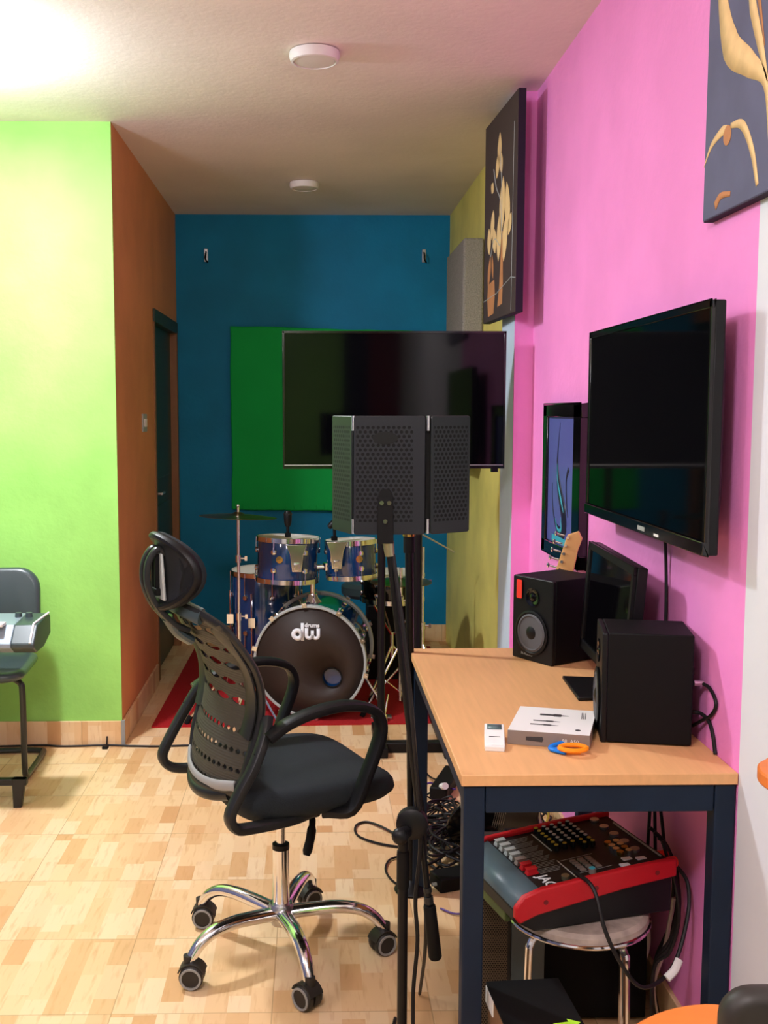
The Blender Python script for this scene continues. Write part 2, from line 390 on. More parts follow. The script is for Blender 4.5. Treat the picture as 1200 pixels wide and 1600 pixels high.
wr = MB(); wr.use(3).bx(-3.0, -0.45, -2.3, -2.2, 0, CEIL).use(0).bx(-0.45, 0.3, -2.3, -2.2, 0, CEIL).use(1).bx(0.3, 0.55, -2.3, -2.2, 0, CEIL).use(2).bx(0.55, XR, -2.3, -2.2, 0, CEIL)
struct(wr.build('wall_rear', ['green', 'dnavy', 'maroon', 'white']))
# skirting of the same tile
bb = MB().bx(-3.0, XO+0.008, YG-0.012, YG, 0, 0.112); struct(bb.build('baseboard_front_left', 'skirt', bevel=0.002))
bb = MB().bx(XO, XO+0.012, YG-0.012, D0-0.05, 0, 0.112); struct(bb.build('baseboard_corridor_left', 'skirt', bevel=0.002))
bb = MB().bx(XO-0.004, XR, YB-0.012, YB, 0, 0.11); struct(bb.build('baseboard_back', 'skirt', bevel=0.002))
bb = MB().bx(XR-0.012, XR, 2.1, 4.14, 0, 0.10); struct(bb.build('baseboard_right', 'skirt', bevel=0.002))
bb = MB().bx(XO-0.002, XO+0.014, YG-0.015, YG+0.001, 0, 0.114); struct(bb.build('trim_2', 'rubber'))
# door in the orange wall
dr = struct(MB().bx(XO-0.06, XO-0.03, D0+0.04, D1-0.04, 0.01, DH-0.04).build('door_1', 'door', bevel=0.003))
fr = MB(); fr.bx(XO-0.07, XO+0.006, D0, D0+0.045, 0, DH).bx(XO-0.07, XO+0.012, D1-0.045, D1, 0, DH-0.06)
fo = fr.build('door_frame', 'doorf', bevel=0.003); fo.parent = dr
lt = MB().bx(XO-0.07, XO+0.012, D0, D1+0.02, DH-0.07, DH).build('door_lintel', 'doord', bevel=0.003); lt.parent = dr
pn = MB()
for z0, z1 in ((0.2, 0.95), (1.1, 1.85)): pn.bx(XO-0.032, XO-0.024, D0+0.16, D1-0.16, z0, z1)
pn = pn.build('door_panel', 'door', bevel=0.004); pn.parent = dr
hd = MB().cyl((XO-0.03, D0+0.1, 1.03), (XO+0.02, D0+0.1, 1.03), 0.008).cyl((XO+0.02, D0+0.1, 1.03), (XO+0.02, D0+0.2, 1.03), 0.007).box((XO-0.028, D0+0.1, 1.02), (0.006, 0.03, 0.14)).build('door_handle', 'steel'); hd.parent = dr

t = thing('light_switch', 'small grey light switch on the orange wall next to the door', 'light switch', (XO, 5.36, 1.42), world=True)
MB().bx(XO, XO+0.008, 5.30, 5.42, 1.38, 1.47).build('plate', 'greyp', t, bevel=0.002)
MB().bx(XO+0.008, XO+0.013, 5.33, 5.355, 1.405, 1.445).bx(XO+0.008, XO+0.013, 5.37, 5.395, 1.405, 1.445).build('rocker', 'lampw', t, bevel=0.001)

# ceiling lights
def ceiling_light(loc, label, r=0.085, lit=False, grp='round ceiling lights'):
    t = thing('ceiling_light', label, 'ceiling light', loc, 0, grp)
    MB().lathe([(r*0.6, 0), (r, -0.003), (r*1.02, -0.018), (r*0.95, -0.034), (r*0.86, -0.036), (r*0.84, -0.030), (0.0, -0.030)], n=40).build('housing', 'lampw', t)
    MB().lathe([(r*0.84, -0.0301), (r*0.80, -0.034), (r*0.4, -0.036), (0, -0.0365)], n=40).build('diffuser', 'lampon' if lit else 'lampd', t)
    return t
ceiling_light((0.01, 3.72, CEIL), 'larger round white ceiling light, the nearer of the two in view')
ceiling_light((-0.04, 5.78, CEIL), 'smaller looking round white ceiling light near the blue wall', 0.078)
ceiling_light((-1.26, 3.62, CEIL), 'lit round ceiling light above the green wall corner, just outside the photo', 0.085, True)
ceiling_light((-0.30, 0.50, CEIL), 'added fill light above the viewer, shaped like the round ceiling lights', 0.11, True)  # unseen fixture made to house the added overhead fill
ceiling_light((-2.1, 1.2, CEIL), 'added fill light on the left side of the near room, shaped like the round ceiling lights', 0.11, True)  # unseen fixture made to house the added side fill

# ================================================================== BACK WALL
# green cloth-covered board, slightly wavy outline
def edge(a, b, n, amp):
    return [Vector(a).lerp(Vector(b), k/n)+Vector((random.uniform(-amp, amp), random.uniform(-amp, amp))) for k in range(n)]
poly = edge((-0.512, 2.015), (-0.51, 0.865), 14, 0.004)+edge((-0.51, 0.862), (0.69, 0.842), 18, 0.004)+edge((0.70, 0.845), (0.70, 1.975), 12, 0.004)+edge((0.70, 1.98), (-0.512, 2.015), 14, 0.004)
t = thing('backdrop_panel', 'green cloth covered board hanging on the blue wall behind the television', 'backdrop', (0.09, YB, 0.85), world=True)
MB().prism([tuple(p) for p in poly], (0, YB-0.045, 0), (1, 0, 0), (0, 0, 1), (0, 0.04, 0)).build('cloth_panel', 'greenf', t, bevel=0.008)
sc = MB()
for i in range(26):
    x = -0.49+i*0.047; sc.sweep([(x, YB-0.047, 0.868), (x+random.uniform(-0.008, 0.008), YB-0.049, 0.885+random.random()*0.02)], [0.004, 0.001], n=6)
sc.build('gathered_hem', 'greenf', t)
for x, z, l in ((-0.66, 2.44, 'black wire hook on the blue wall, left of the green board'), (0.70, 2.44, 'black wire hook on the blue wall, right end above the television')):
    t = thing('wall_hook', l, 'hook', (x, YB, z), world=True, group='hooks on the blue wall')
    MB().bx(x-0.012, x+0.012, YB-0.008, YB, z-0.03, z+0.05).build('hook_plate', 'steel', t, bevel=0.002)
    MB().sweep(smoothpath([(x, YB-0.006, z+0.03), (x, YB-0.04, z+0.01), (x, YB-0.05, z-0.02), (x+0.012, YB-0.03, z-0.035)]), 0.005, n=8).build('hook_arm', 'blackm', t)

# grey fabric acoustic panel on the yellow wall
tag(MB().bx(0.756, XR-0.002, 5.36, 6.02, 1.20, 2.345).build('acoustic_panel', 'tweed', bevel=0.012, seg=3), 'grey tweed acoustic panel standing out from the yellow wall', 'acoustic panel')

# ================================================================== PAINTINGS
def lens(o, u, v, c, l, wd, ang, n=10):
    """leaf outline in the plane"""
    pts = []
    for k in range(n+1):
        tt = k/n; pts.append((l*(tt-0.5), wd*math.sin(PI*tt)**0.8/2))
    for k in range(n-1, 0, -1):
        tt = k/n; pts.append((l*(tt-0.5), -wd*math.sin(PI*tt)**0.8/2))
    ca, sa = math.cos(ang), math.sin(ang)
    return [(c[0]+a*ca-b*sa, c[1]+a*sa+b*ca) for a, b in pts]
t = thing('canvas_painting', 'tall dark canvas of golden flowers in slim vases, high beside the ceiling', 'painting', (0.77, 4.2, 1.86), world=True)
pA, pB = Vector((0.752, 3.96, 0)), Vector((0.725, 4.52, 0))     # near and far edge
U = (pA-pB).normalized(); Wd = (pA-pB).length; NRM = Vector((-U.y, U.x, 0)); NRM = NRM if NRM.x < 0 else -NRM
V = Vector((0, 0, 1)); z0, z1 = 1.852, 2.655
O = pB+V*z0
MB().prism([(0, 0), (Wd, 0), (Wd, z1-z0), (0, z1-z0)], O-NRM*0.028, U, V, NRM*0.028).build('canvas', 'art1', t, bevel=0.002)
MB().prism([(-0.001, -0.001), (Wd+0.001, -0.001), (Wd+0.001, z1-z0+0.001), (-0.001, z1-z0+0.001)], O-NRM*0.030, U, V, NRM*0.027).build('canvas_edge', 'canvasedge', t)
pl = MB(); OO = O+NRM*0.0004
def sh(b, poly): b.prism(poly, OO, U, V, NRM*0.0006)
for c, l, wd, a in [((0.27, 0.60), 0.14, 0.05, 1.5), ((0.24, 0.55), 0.11, 0.045, 1.2), ((0.30, 0.55), 0.10, 0.04, 1.9), ((0.33, 0.40), 0.24, 0.07, 1.45), ((0.42, 0.38), 0.22, 0.06, 1.75), ((0.28, 0.30), 0.2, 0.06, 1.5), ((0.38, 0.28), 0.18, 0.06, 1.4), ((0.16, 0.36), 0.13, 0.05, 1.3), ((0.10, 0.31), 0.12, 0.05, 1.7), ((0.2, 0.30), 0.12, 0.05, 1.9), ((0.46, 0.32), 0.1, 0.04, 1.0), ((0.15, 0.49), 0.05, 0.04, 1.0)]: sh(pl, lens(0, 0, 0, (c[0], 0.2+(c[1]-0.2)*1.14), l*0.92, wd*1.35, a))
pl.build('painted_flower', 'cream', t)
pl = MB()
sh(pl, [(0.27, 0.045), (0.35, 0.05), (0.36, 0.13), (0.345, 0.33), (0.33, 0.33), (0.30, 0.13)]); sh(pl, [(0.10, 0.02), (0.2, 0.025), (0.22, 0.10), (0.205, 0.16), (0.09, 0.15), (0.08, 0.09)])
sh(pl, lens(0, 0, 0, (0.11, 0.2), 0.13, 0.05, 1.25)); sh(pl, lens(0, 0, 0, (0.17, 0.215), 0.10, 0.03, 1.8))
pl.build('painted_vase', 'tan', t)
pl = MB()
for q in ([(0.33, 0.33), (0.30, 0.45), (0.22, 0.52), (0.17, 0.6)], [(0.335, 0.3), (0.32, 0.5), (0.28, 0.66)], [(0.30, 0.28), (0.2, 0.32), (0.13, 0.26)]): pl.sweep([OO+U*a+V*b for a, b in smoothpath([(x, y, 0) for x, y in q]) and [(p.x, p.y) for p in smoothpath([(x, y, 0) for x, y in q])]], 0.0022, n=5)
pl.sweep([OO+U*0.0+V*0.09, OO+U*0.25+V*0.10, OO+U*0.49+V*0.135, OO+U*Wd+V*0.125], 0.0018, n=5); pl.sweep([OO+U*0.50+V*0.01, OO+U*0.51+V*0.70], 0.001, n=5)
pl.build('painted_stem', 'greyp', t)

t = thing('canvas_painting', 'large dark canvas with pale golden ribbons in the upper right corner', 'painting', (0.84, 2.0, 1.87), world=True)
xa = 0.838; z0, z1 = 1.888, 2.52; y0, y1 = 1.60, 2.30
MB().bx(xa, xa+0.022, y0, y1, z0, z1).build('canvas', 'art2', t, bevel=0.003)
MB().bx(xa+0.003, xa+0.0225, y0-0.001, y1+0.001, z0-0.001, z1+0.001).build('canvas_edge', 'canvasedge', t)
OO = Vector((xa-0.0006, y1, z0)); U = Vector((0, -1, 0)); NRM = Vector((-1, 0, 0))
def ribbon(b, q, wd):
    pts = smoothpath([(x, y, 0) for x, y in q], 6); n = len(pts); L_, R_ = [], []
    for i, p in enumerate(pts):
        tt = pts[min(i+1, n-1)]-pts[max(i-1, 0)]; nn = Vector((-tt.y, tt.x, 0)).normalized(); k = i/(n-1)
        ww = wd[min(int(k*(len(wd)-1)), len(wd)-2)]*(1-(k*(len(wd)-1)) % 1)+wd[min(int(k*(len(wd)-1))+1, len(wd)-1)]*((k*(len(wd)-1)) % 1) if k < 1 else wd[-1]
        L_.append((p.x+nn.x*ww/2, p.y+nn.y*ww/2)); R_.append((p.x-nn.x*ww/2, p.y-nn.y*ww/2))
    vs = [OO+U*a+V*c for a, c in L_+R_]; b.add(vs, [(i, i+1, n+i+1, n+i) for i in range(n-1)]); return b
r1 = MB(); ribbon(r1, [(0.04, 0.62), (0.06, 0.48), (0.12, 0.33), (0.22, 0.26), (0.30, 0.20), (0.33, 0.08)], [0.005, 0.03, 0.07, 0.05, 0.02, 0.01])
ribbon(r1, [(0.20, 0.44), (0.23, 0.36), (0.27, 0.28), (0.31, 0.2)], [0.005, 0.03, 0.025, 0.006]); ribbon(r1, [(0.0, 0.115), (0.04, 0.15), (0.10, 0.165), (0.14, 0.16)], [0.002, 0.012, 0.02, 0.008])
ribbon(r1, [(0.14, 0.165), (0.2, 0.15), (0.25, 0.09), (0.28, 0.02)], [0.01, 0.02, 0.018, 0.012]); r1.build('painted_ribbon', 'cream', t, solid=0.0006)
MB().prism(circ(0.02, 16, (0.125, 0.15)), OO, U, V, NRM*0.0006).build('painted_bead', 'tan', t)
r2 = MB(); ribbon(r2, [(0.20, 0.45), (0.25, 0.38), (0.29, 0.27)], [0.002, 0.014, 0.003]); ribbon(r2, [(0.07, 0.02), (0.10, 0.035), (0.15, 0.03)], [0.02, 0.014, 0.01]); r2.build('painted_shade', 'tan', t, solid=0.0006)

t = thing('picture', 'black framed picture of a blue abstract swirl beside the wall television', 'picture', (0.85, 3.5, 0.98), world=True)
y0, y1, z0, z1 = 3.27, 3.80, 0.985, 1.508
f = MB(); xf0, xf1 = 0.832, 0.861; bw = 0.05
f.bx(xf0, xf1, y0, y1, z1-bw*0.9, z1).bx(xf0, xf1, y0, y1, z0, z0+bw*0.9).bx(xf0, xf1, y0, y0+0.095, z0, z1).bx(xf0, xf1, y1-bw, y1, z0, z1)
f.build('frame', 'gloss', t, bevel=0.004)
MB().bx(0.842, 0.86, y0+0.02, y1-0.02, z0+0.02, z1-0.02).build('print', 'artb', t)
OO = Vector((0.8415, y1-bw, z0+0.05)); U = Vector((0, -1, 0)); NRM = Vector((-1, 0, 0))
r = MB(); ribbon(r, [(0.17, 0.41), (0.15, 0.34), (0.14, 0.27), (0.17, 0.19), (0.24, 0.11), (0.27, 0.06)], [0.002, 0.006, 0.02, 0.05, 0.07, 0.03])
ribbon(r, [(0.30, 0.26), (0.27, 0.22), (0.28, 0.15), (0.30, 0.10)], [0.02, 0.012, 0.012, 0.006]); ribbon(r, [(0.07, 0.2), (0.08, 0.12), (0.13, 0.06), (0.22, 0.035), (0.28, 0.06)], [0.002, 0.008, 0.015, 0.05, 0.02]); r.prism(circ(0.035, 16, (0.25, 0.075)), OO, U, V, NRM*0.0006)
r.build('painted_swirl', 'artd', t, solid=0.0006)
OO = Vector((0.8408, y1-bw, z0+0.05)); r = MB(); ribbon(r, [(0.14, 0.27), (0.15, 0.21), (0.2, 0.15), (0.24, 0.11)], [0.002, 0.010, 0.018, 0.004]); ribbon(r, [(0.12, 0.08), (0.16, 0.045), (0.21, 0.05), (0.20, 0.09)], [0.002, 0.012, 0.014, 0.004]); r.prism([(0.08, 0.0), (0.3, 0.0), (0.3, 0.022), (0.08, 0.022)], OO, U, V, NRM*0.0006)
r.build('painted_highlight', 'teal', t, solid=0.0006)

# ================================================================== TELEVISIONS
t = thing('television', 'large television on the floor stand with its dark screen mirroring the room', 'television', (0.315, 4.12, 1.26), world=True)
x0, x1, z0, z1, yf = -0.114, 0.746, 1.262, 1.789, 4.09
b = MB().bx(x0, x1, yf+0.006, yf+0.03, z0, z1).bx(x0+0.15, x1-0.15, yf+0.03, yf+0.06, z0+0.03, z1-0.2); b.build('body', 'black', t, bevel=0.003)
MB().bx(x0, x1, yf, yf+0.008, z1-0.008, z1).bx(x0, x0+0.008, yf, yf+0.008, z0, z1).bx(x1-0.008, x1, yf, yf+0.008, z0, z1).bx(x0, x1, yf-0.001, yf+0.008, z0, z0+0.017).build('bezel', 'gloss', t, bevel=0.001)
MB().bx(x0+0.006, x1-0.006, yf-0.0016, yf, z0+0.012, z0+0.0155).build('bezel_strip', 'steel', t)
MB().bx(x0+0.007, x1-0.007, yf+0.003, yf+0.007, z0+0.016, z1-0.007).build('screen', 'screen', t)
MB().bx(0.695, 0.722, yf, yf+0.02, z0-0.014, z0).build('sensor', 'gloss', t, bevel=0.002)

t = thing('television_stand', 'black twin pole floor stand carrying the television', 'television stand', (0.37, 4.5, 0), world=True)
PY = 4.50
for x in (0.297, 0.450): MB().cyl((x, PY, 0.04), (x, PY, 1.60), 0.0165 if x < 0.4 else 0.021, n=20).build('pole', 'stk', t)
MB().bx(0.15, 0.56, PY-0.06, PY-0.025, 1.30, 1.345).bx(0.15, 0.56, PY-0.06, PY-0.025, 1.52, 1.565).bx(0.28, 0.315, PY-0.065, PY, 1.26, 1.62).bx(0.43, 0.465, PY-0.065, PY, 1.26, 1.62).build('mount_plate', 'stk', t, bevel=0.003)
MB().bx(0.30, 0.34, 4.14, PY-0.06, 1.46, 1.51).bx(0.22, 0.42, 4.152, 4.165, 1.38, 1.58).build('mount_arm', 'stk', t, bevel=0.003)
MB().bx(0.265, 0.61, PY-0.025, PY+0.025, 0.0, 0.045).build('cross_bar', 'stk', t, bevel=0.004)
MB().box((0.297, PY+0.10, 0.022), (0.05, 0.4, 0.044)).build('foot', 'stk', t, bevel=0.005)
MB().box((0.59, PY+0.34, 0.022), (0.055, 0.9, 0.044)).build('foot', 'stk', t, bevel=0.005)
MB().cyl((0.450, PY, 1.0), (0.450, PY, 1.03), 0.027, n=18).build('collar', 'stk', t)
MB().cyl((0.297, PY, 1.0), (0.297, PY, 1.03), 0.022, n=18).build('collar', 'stk', t)

t = thing('television', 'large wall television on the pink wall above the desk', 'television', (0.82, 2.53, 1.19), world=True)
y0, y1, z0, z1, xf = 2.075, 2.99, 1.196, 1.702, 0.78
b = MB().bx(xf+0.006, xf+0.03, y0, y1, z0, z1); b.build('body', 'black', t, bevel=0.004)
b = MB().loft([[Vector((xf+0.028, y, z)) for y, z in rrect(0.9, 0.49, 0.02)], [Vector((xf+0.05, y, z)) for y, z in rrect(0.82, 0.40, 0.06)]])
for v_ in b.v: v_.y += (y0+y1)/2; v_.z += (z0+z1)/2
b.build('back_cover', 'black', t)
MB().bx(xf, xf+0.008, y0, y1, z1-0.016, z1).bx(xf, xf+0.008, y0, y0+0.014, z0, z1).bx(xf, xf+0.008, y1-0.014, y1, z0, z1).bx(xf-0.004, xf+0.008, y0, y1, z0, z0+0.028).build('bezel', 'gloss', t, bevel=0.002)
MB().bx(xf+0.003, xf+0.007, y0+0.013, y1-0.013, z0+0.027, z1-0.015).build('screen', 'screen', t)
MB().bx(xf-0.0052, xf-0.0038, 2.44, 2.49, z0+0.008, z0+0.018).build('maker_badge', 'greyp', t)
MB().bx(xf-0.0052, xf-0.0038, 2.34, 2.37, z0+0.006, z0+0.012).build('status_light', 'whitep', t)
MB().bx(xf+0.045, XR, 2.33, 2.75, 1.35, 1.55).build('wall_mount', 'black', t)
tag(MB().sweep(smoothpath([(0.84, 2.50, 1.24), (0.853, 2.51, 1.12), (0.853, 2.50, 0.98), (0.85, 2.50, 0.76), (0.847, 2.5, 0.60)]), 0.004, n=8).build('power_cable', 'cable'), 'thin black cable hanging straight down the pink wall from the television', 'cable')

# ================================================================== DESK
TX0, TX1, TY0, TY1, TZ = 0.305, 0.861, 2.060, 3.20, 0.755
t = thing('desk', 'beech topped desk with navy blue painted steel legs by the pink wall', 'desk', (0.58, 2.64, 0), world=True)
MB().bx(TX0-0.006, TX1, TY0, TY1, TZ-0.024, TZ).build('tabletop', 'wood', t, bevel=0.002)
for x, y in ((TX0, TY0+0.006), (TX1-0.044, TY0+0.006), (TX0+0.002, TY1-0.07), (TX1-0.046, TY1-0.07)):
    MB().bx(x, x+0.043, y, y+0.043, 0, TZ-0.025).build('leg', 'navy', t, bevel=0.003)
MB().bx(TX0+0.045, TX1-0.046, TY0+0.007, TY0+0.045, TZ-0.082, TZ-0.026).build('front_rail', 'navy', t, bevel=0.002)
MB().bx(TX0+0.045, TX1-0.046, TY1-0.068, TY1-0.03, TZ-0.075, TZ-0.026).build('back_rail', 'navy', t, bevel=0.002)
for x in (TX0+0.004, TX1-0.042): MB().bx(x, x+0.036, TY0+0.063, TY1-0.07, TZ-0.075, TZ-0.026).build('side_rail', 'navy', t, bevel=0.002)

# ------------------------------------------------------------------ loudspeakers
def speaker(loc, rotz, label, front=True):
    """front faces local -Y; 0.165 wide, 0.215 deep, 0.247 high"""
    t = thing('studio_monitor', label, 'speaker', loc, rotz, 'studio monitors on the desk')
    w_, d_, h_ = 0.165, 0.193, 0.247
    MB().bx(-w_/2, w_/2, -d_/2+0.012, d_/2, 0.003, h_).build('cabinet', 'blackm', t, bevel=0.003)
    bf = MB().prism([(a, b+h_/2) for a, b in rrect(w_, h_, 0.006)], (0, -d_/2, 0), (1, 0, 0), (0, 0, 1), (0, 0.013, 0)); bf.build('baffle', 'black', t, bevel=0.003)
    y = -d_/2
    MB().lathe([(0.064, 0), (0.066, -0.004), (0.060, -0.006), (0.056, -0.002), (0.054, 0.0)], (0, y-0.001, 0.085), (0, 1, 0), 40).build('woofer_ring', 'black', t)
    MB().lathe([(0.056, -0.005), (0.050, -0.008), (0.046, -0.003), (0.026, 0.010), (0.022, 0.011), (0.018, 0.0), (0.010, -0.006), (0, -0.008)], (0, y, 0.085), (0, 1, 0), 40).build('woofer_cone', ['cone'], t)
    MB().lathe([(0.025, 0.004), (0.023, -0.005), (0.012, -0.011), (0, -0.013)], (0, y+0.002, 0.085), (0, 1, 0), 24).build('dust_cap', 'black', t)
    MB().lathe([(0.026, 0), (0.027, -0.003), (0.018, -0.002), (0.012, 0.002), (0.010, -0.002), (0, -0.006)], (0, y, 0.19), (0, 1, 0), 32).build('tweeter', 'gloss', t)
    text_mesh('maker_name', 'M-AUDIO', 0.011, (-0.02, y-0.0008, 0.018), (1, 0, 0), (0, 0, 1), 'greyp', t, 0.0003)
    return t
s1 = speaker((0.715, 3.085, TZ), 0, 'black studio speaker with a red tag on its front, far end of the desk')
s1.rotation_euler = (0, 0, math.radians(-58)); s1.location = (0.722, 3.075, TZ)
MB().prism([(a-0.052, b+0.208) for a, b in rrect(0.022, 0.055, 0.004)], (0, -0.1012, 0), (1, 0, 0), (0, 0, 1), (0, 0.001, 0)).build('tag', 'redtag', s1)
s2 = speaker((0.745, 2.325, TZ), math.radians(-101), 'plain black side of the studio speaker at the near end of the desk')
MB().bx(0.02, 0.035, 0.10, 0.106, 0.15, 0.165).build('volume_knob', 'black', s2, bevel=0.002)

# ------------------------------------------------------------------ computer monitor
t = thing('computer_monitor', 'thin black computer monitor standing between the two desk speakers', 'monitor', (0.770, 2.70, TZ), math.radians(-93))
lean = Matrix.Rotation(math.radians(-4), 3, 'X')
def LM(b):
    b.v = [lean@(v_-Vector((0, 0, 0.2)))+Vector((0, 0, 0.2)) for v_ in b.v]; return b
LM(MB().bx(-0.255, 0.255, -0.004, 0.022, 0.062, 0.362)).build('body', 'black', t, bevel=0.003)
LM(MB().bx(-0.255, 0.255, -0.012, -0.003, 0.062, 0.085).bx(-0.255, 0.255, -0.012, -0.003, 0.342, 0.362).bx(-0.255, -0.235, -0.012, -0.003, 0.062, 0.362).bx(0.235, 0.255, -0.012, -0.003, 0.062, 0.362)).build('bezel', 'black', t, bevel=0.002)
LM(MB().bx(-0.24, 0.24, -0.007, -0.0035, 0.08, 0.346)).build('screen', 'screen', t)
MB().bx(-0.03, 0.03, 0.012, 0.028, 0.01, 0.22).build('stand_neck', 'black', t, bevel=0.003)
MB().prism([(-0.11, -0.095), (0.11, -0.095), (0.09, 0.05), (-0.09, 0.05)], (0, 0, 0.001), (1, 0, 0), (0, 1, 0), (0, 0, 0.01)).build('stand_base', 'black', t, bevel=0.003)

# ------------------------------------------------------------------ guitar behind the desk
t = thing('electric_guitar', 'electric guitar with pale maple headstock leaning behind the desk', 'guitar', (0.60, 3.42, 0), world=True)
bot, top = Vector((0.60, 3.42, 0.0)), Vector((0.815, 3.25, 1.125)); ax = (top-bot).normalized(); sd = ax.cross(Vector((0.35, 1, 0))).normalized(); nn = sd.cross(ax).normalized()
if nn.y > 0: nn = -nn; sd = -sd
def GP(a, s_, n_=0.0): return bot+ax*a+sd*s_+nn*n_
Lg = (top-bot).length
body = [(-0.16, 0.10), (-0.15, 0.03), (-0.05, 0.0), (0.06, 0.0), (0.15, 0.04), (0.165, 0.12), (0.12, 0.2), (0.125, 0.28), (0.15, 0.36), (0.12, 0.41), (0.07, 0.36), (0.0, 0.34), (-0.06, 0.37), (-0.10, 0.42), (-0.14, 0.39), (-0.125, 0.28), (-0.115, 0.2)]
bp_ = [(p.x, p.y) for p in smoothpath([(a, b, 0) for a, b in body], 4, True)]
MB().prism(bp_, bot, sd, ax, nn*0.042).build('body', 'gloss', t, bevel=0.005)
MB().prism([(-0.026, 0.32), (0.026, 0.32), (0.021, Lg-0.19), (-0.021, Lg-0.19)], bot+nn*0.03, sd, ax, nn*0.024).build('neck', 'neck', t, bevel=0.006)
MB().prism([(-0.021, Lg-0.19), (0.021, Lg-0.19), (0.034, Lg-0.16), (0.030, Lg-0.06), (0.034, Lg-0.02), (0.018, Lg), (-0.012, Lg-0.02), (-0.022, Lg-0.16)], bot+nn*0.036, sd, ax, nn*0.015).build('headstock', 'neck', t, bevel=0.002)
for k in range(6):
    a = Lg-0.155+k*0.026
    MB().cyl(GP(a, -0.008, 0.05), GP(a, -0.008, 0.062), 0.0045, n=10).cyl(GP(a, -0.02, 0.042), GP(a, -0.042, 0.042), 0.003, n=8).sphere(GP(a, -0.047, 0.042), (0.005, 0.006, 0.008), 10).build('tuning_peg', 'chrome', t)
sb = MB()
for k in range(6): sb.sweep([GP(0.12, -0.016+k*0.0064, 0.046), GP(0.5, -0.016+k*0.0064, 0.058), GP(Lg-0.19, -0.014+k*0.0056, 0.056)], 0.0006, n=4)
sb.build('string', 'chrome', t)

# ------------------------------------------------------------------ small things on the desk
A, B_, C_ = Vector((0.428, 2.258, 0)), Vector((0.592, 2.212, 0)), Vector((0.655, 2.40, 0))
ang = math.atan2(B_.y-A.y, B_.x-A.x)
t = thing('product_box', 'flat white and grey box with dark plug drawings on the desk', 'box', (A.x, A.y, TZ), ang)
bw, bd, bh = 0.176, 0.195, 0.032
MB().prism([(0, 0), (bw, 0), (bw+0.012, bd), (0.012, bd)], (0, 0, 0), (1, 0, 0), (0, 1, 0), (0, 0, bh)).build('carton', 'cardg', t, bevel=0.001)
MB().prism([(0.0005, 0.0005), (bw-0.0005, 0.0005), (bw+0.0115, bd-0.001), (0.0125, bd-0.001)], (0, 0, bh), (1, 0, 0), (0, 1, 0), (0, 0, 0.0008)).build('lid', 'whitep', t)
p = MB()
def plug(b, x, y, l, wd, o=bh+0.0009):
    b.prism([(x, y-wd/2), (x+l*0.45, y-wd/2), (x+l*0.5, y-wd*0.8), (x+l*0.72, y-wd*0.8), (x+l*0.76, y-wd*0.3), (x+l, y), (x+l*0.76, y+wd*0.3), (x+l*0.72, y+wd*0.8), (x+l*0.5, y+wd*0.8), (x+l*0.45, y+wd/2), (x, y+wd/2)], (0, 0, o), (1, 0, 0), (0, 1, 0), (0, 0, 0.0004))
for q in ((0.062, 0.135, 0.065, 0.012), (0.05, 0.085, 0.06, 0.006), (0.045, 0.055, 0.062, 0.006)): pp = MB(); plug(pp, *q); pp.build('plug_drawing', 'ink', t)
for k in range(3): p.prism([(0.155+k*0.004, 0.12), (0.1565+k*0.004, 0.12), (0.1565+k*0.004, 0.17), (0.155+k*0.004, 0.17)], (0, 0, bh+0.0009), (1, 0, 0), (0, 1, 0), (0, 0, 0.0004))
p.prism(circ(0.006, 12, (0.15, 0.03)), (0, 0, bh+0.0009), (1, 0, 0), (0, 1, 0), (0, 0, 0.0004))
p.build('lid_print', 'ink', t)
p = MB(); p.prism([(0.04, 0.012), (0.075, 0.010), (0.078, 0.016), (0.075, 0.022), (0.04, 0.020)], (0, -0.0006, 0), (1, 0, 0), (0, 0, 1), (0, 0.0005, 0)); p.build('side_drawing', 'ink', t)
text_mesh('side_print', '88  A50', 0.011, (0.135, -0.0008, 0.016), (1, 0, 0), (0, 0, 1), 'whitep', t, 0.0002)

t = thing('wireless_transmitter', 'small white box with a grey display lying left of the carton', 'transmitter', (0.400, 2.262, TZ), math.radians(-9))
MB().loft([[Vector((x, y, z)) for x, y, z in ((-0.022, -0.045, 0), (0.022, -0.045, 0), (0.022, 0.05, 0), (-0.022, 0.05, 0))], [Vector((x, y, z)) for x, y, z in ((-0.022, -0.045, 0.012), (0.022, -0.045, 0.012), (0.022, 0.05, 0.03), (-0.022, 0.05, 0.03))]]).build('case', 'whitep', t, bevel=0.002)
sl = 0.018/0.095
MB().add([(-0.016, 0.022, 0.0258), (0.016, 0.022, 0.0258), (0.016, 0.044, 0.0258+0.022*sl), (-0.016, 0.044, 0.0258+0.022*sl)], [(0, 1, 2, 3)]).build('display', 'lcd', t, solid=0.001)
MB().bx(-0.021, 0.021, -0.056, -0.046, 0.0, 0.010).build('belt_clip', 'whitep', t, bevel=0.001)
MB().bx(-0.012, 0.012, -0.012, -0.010, 0.0185, 0.0195).build('mark', 'ink', t)

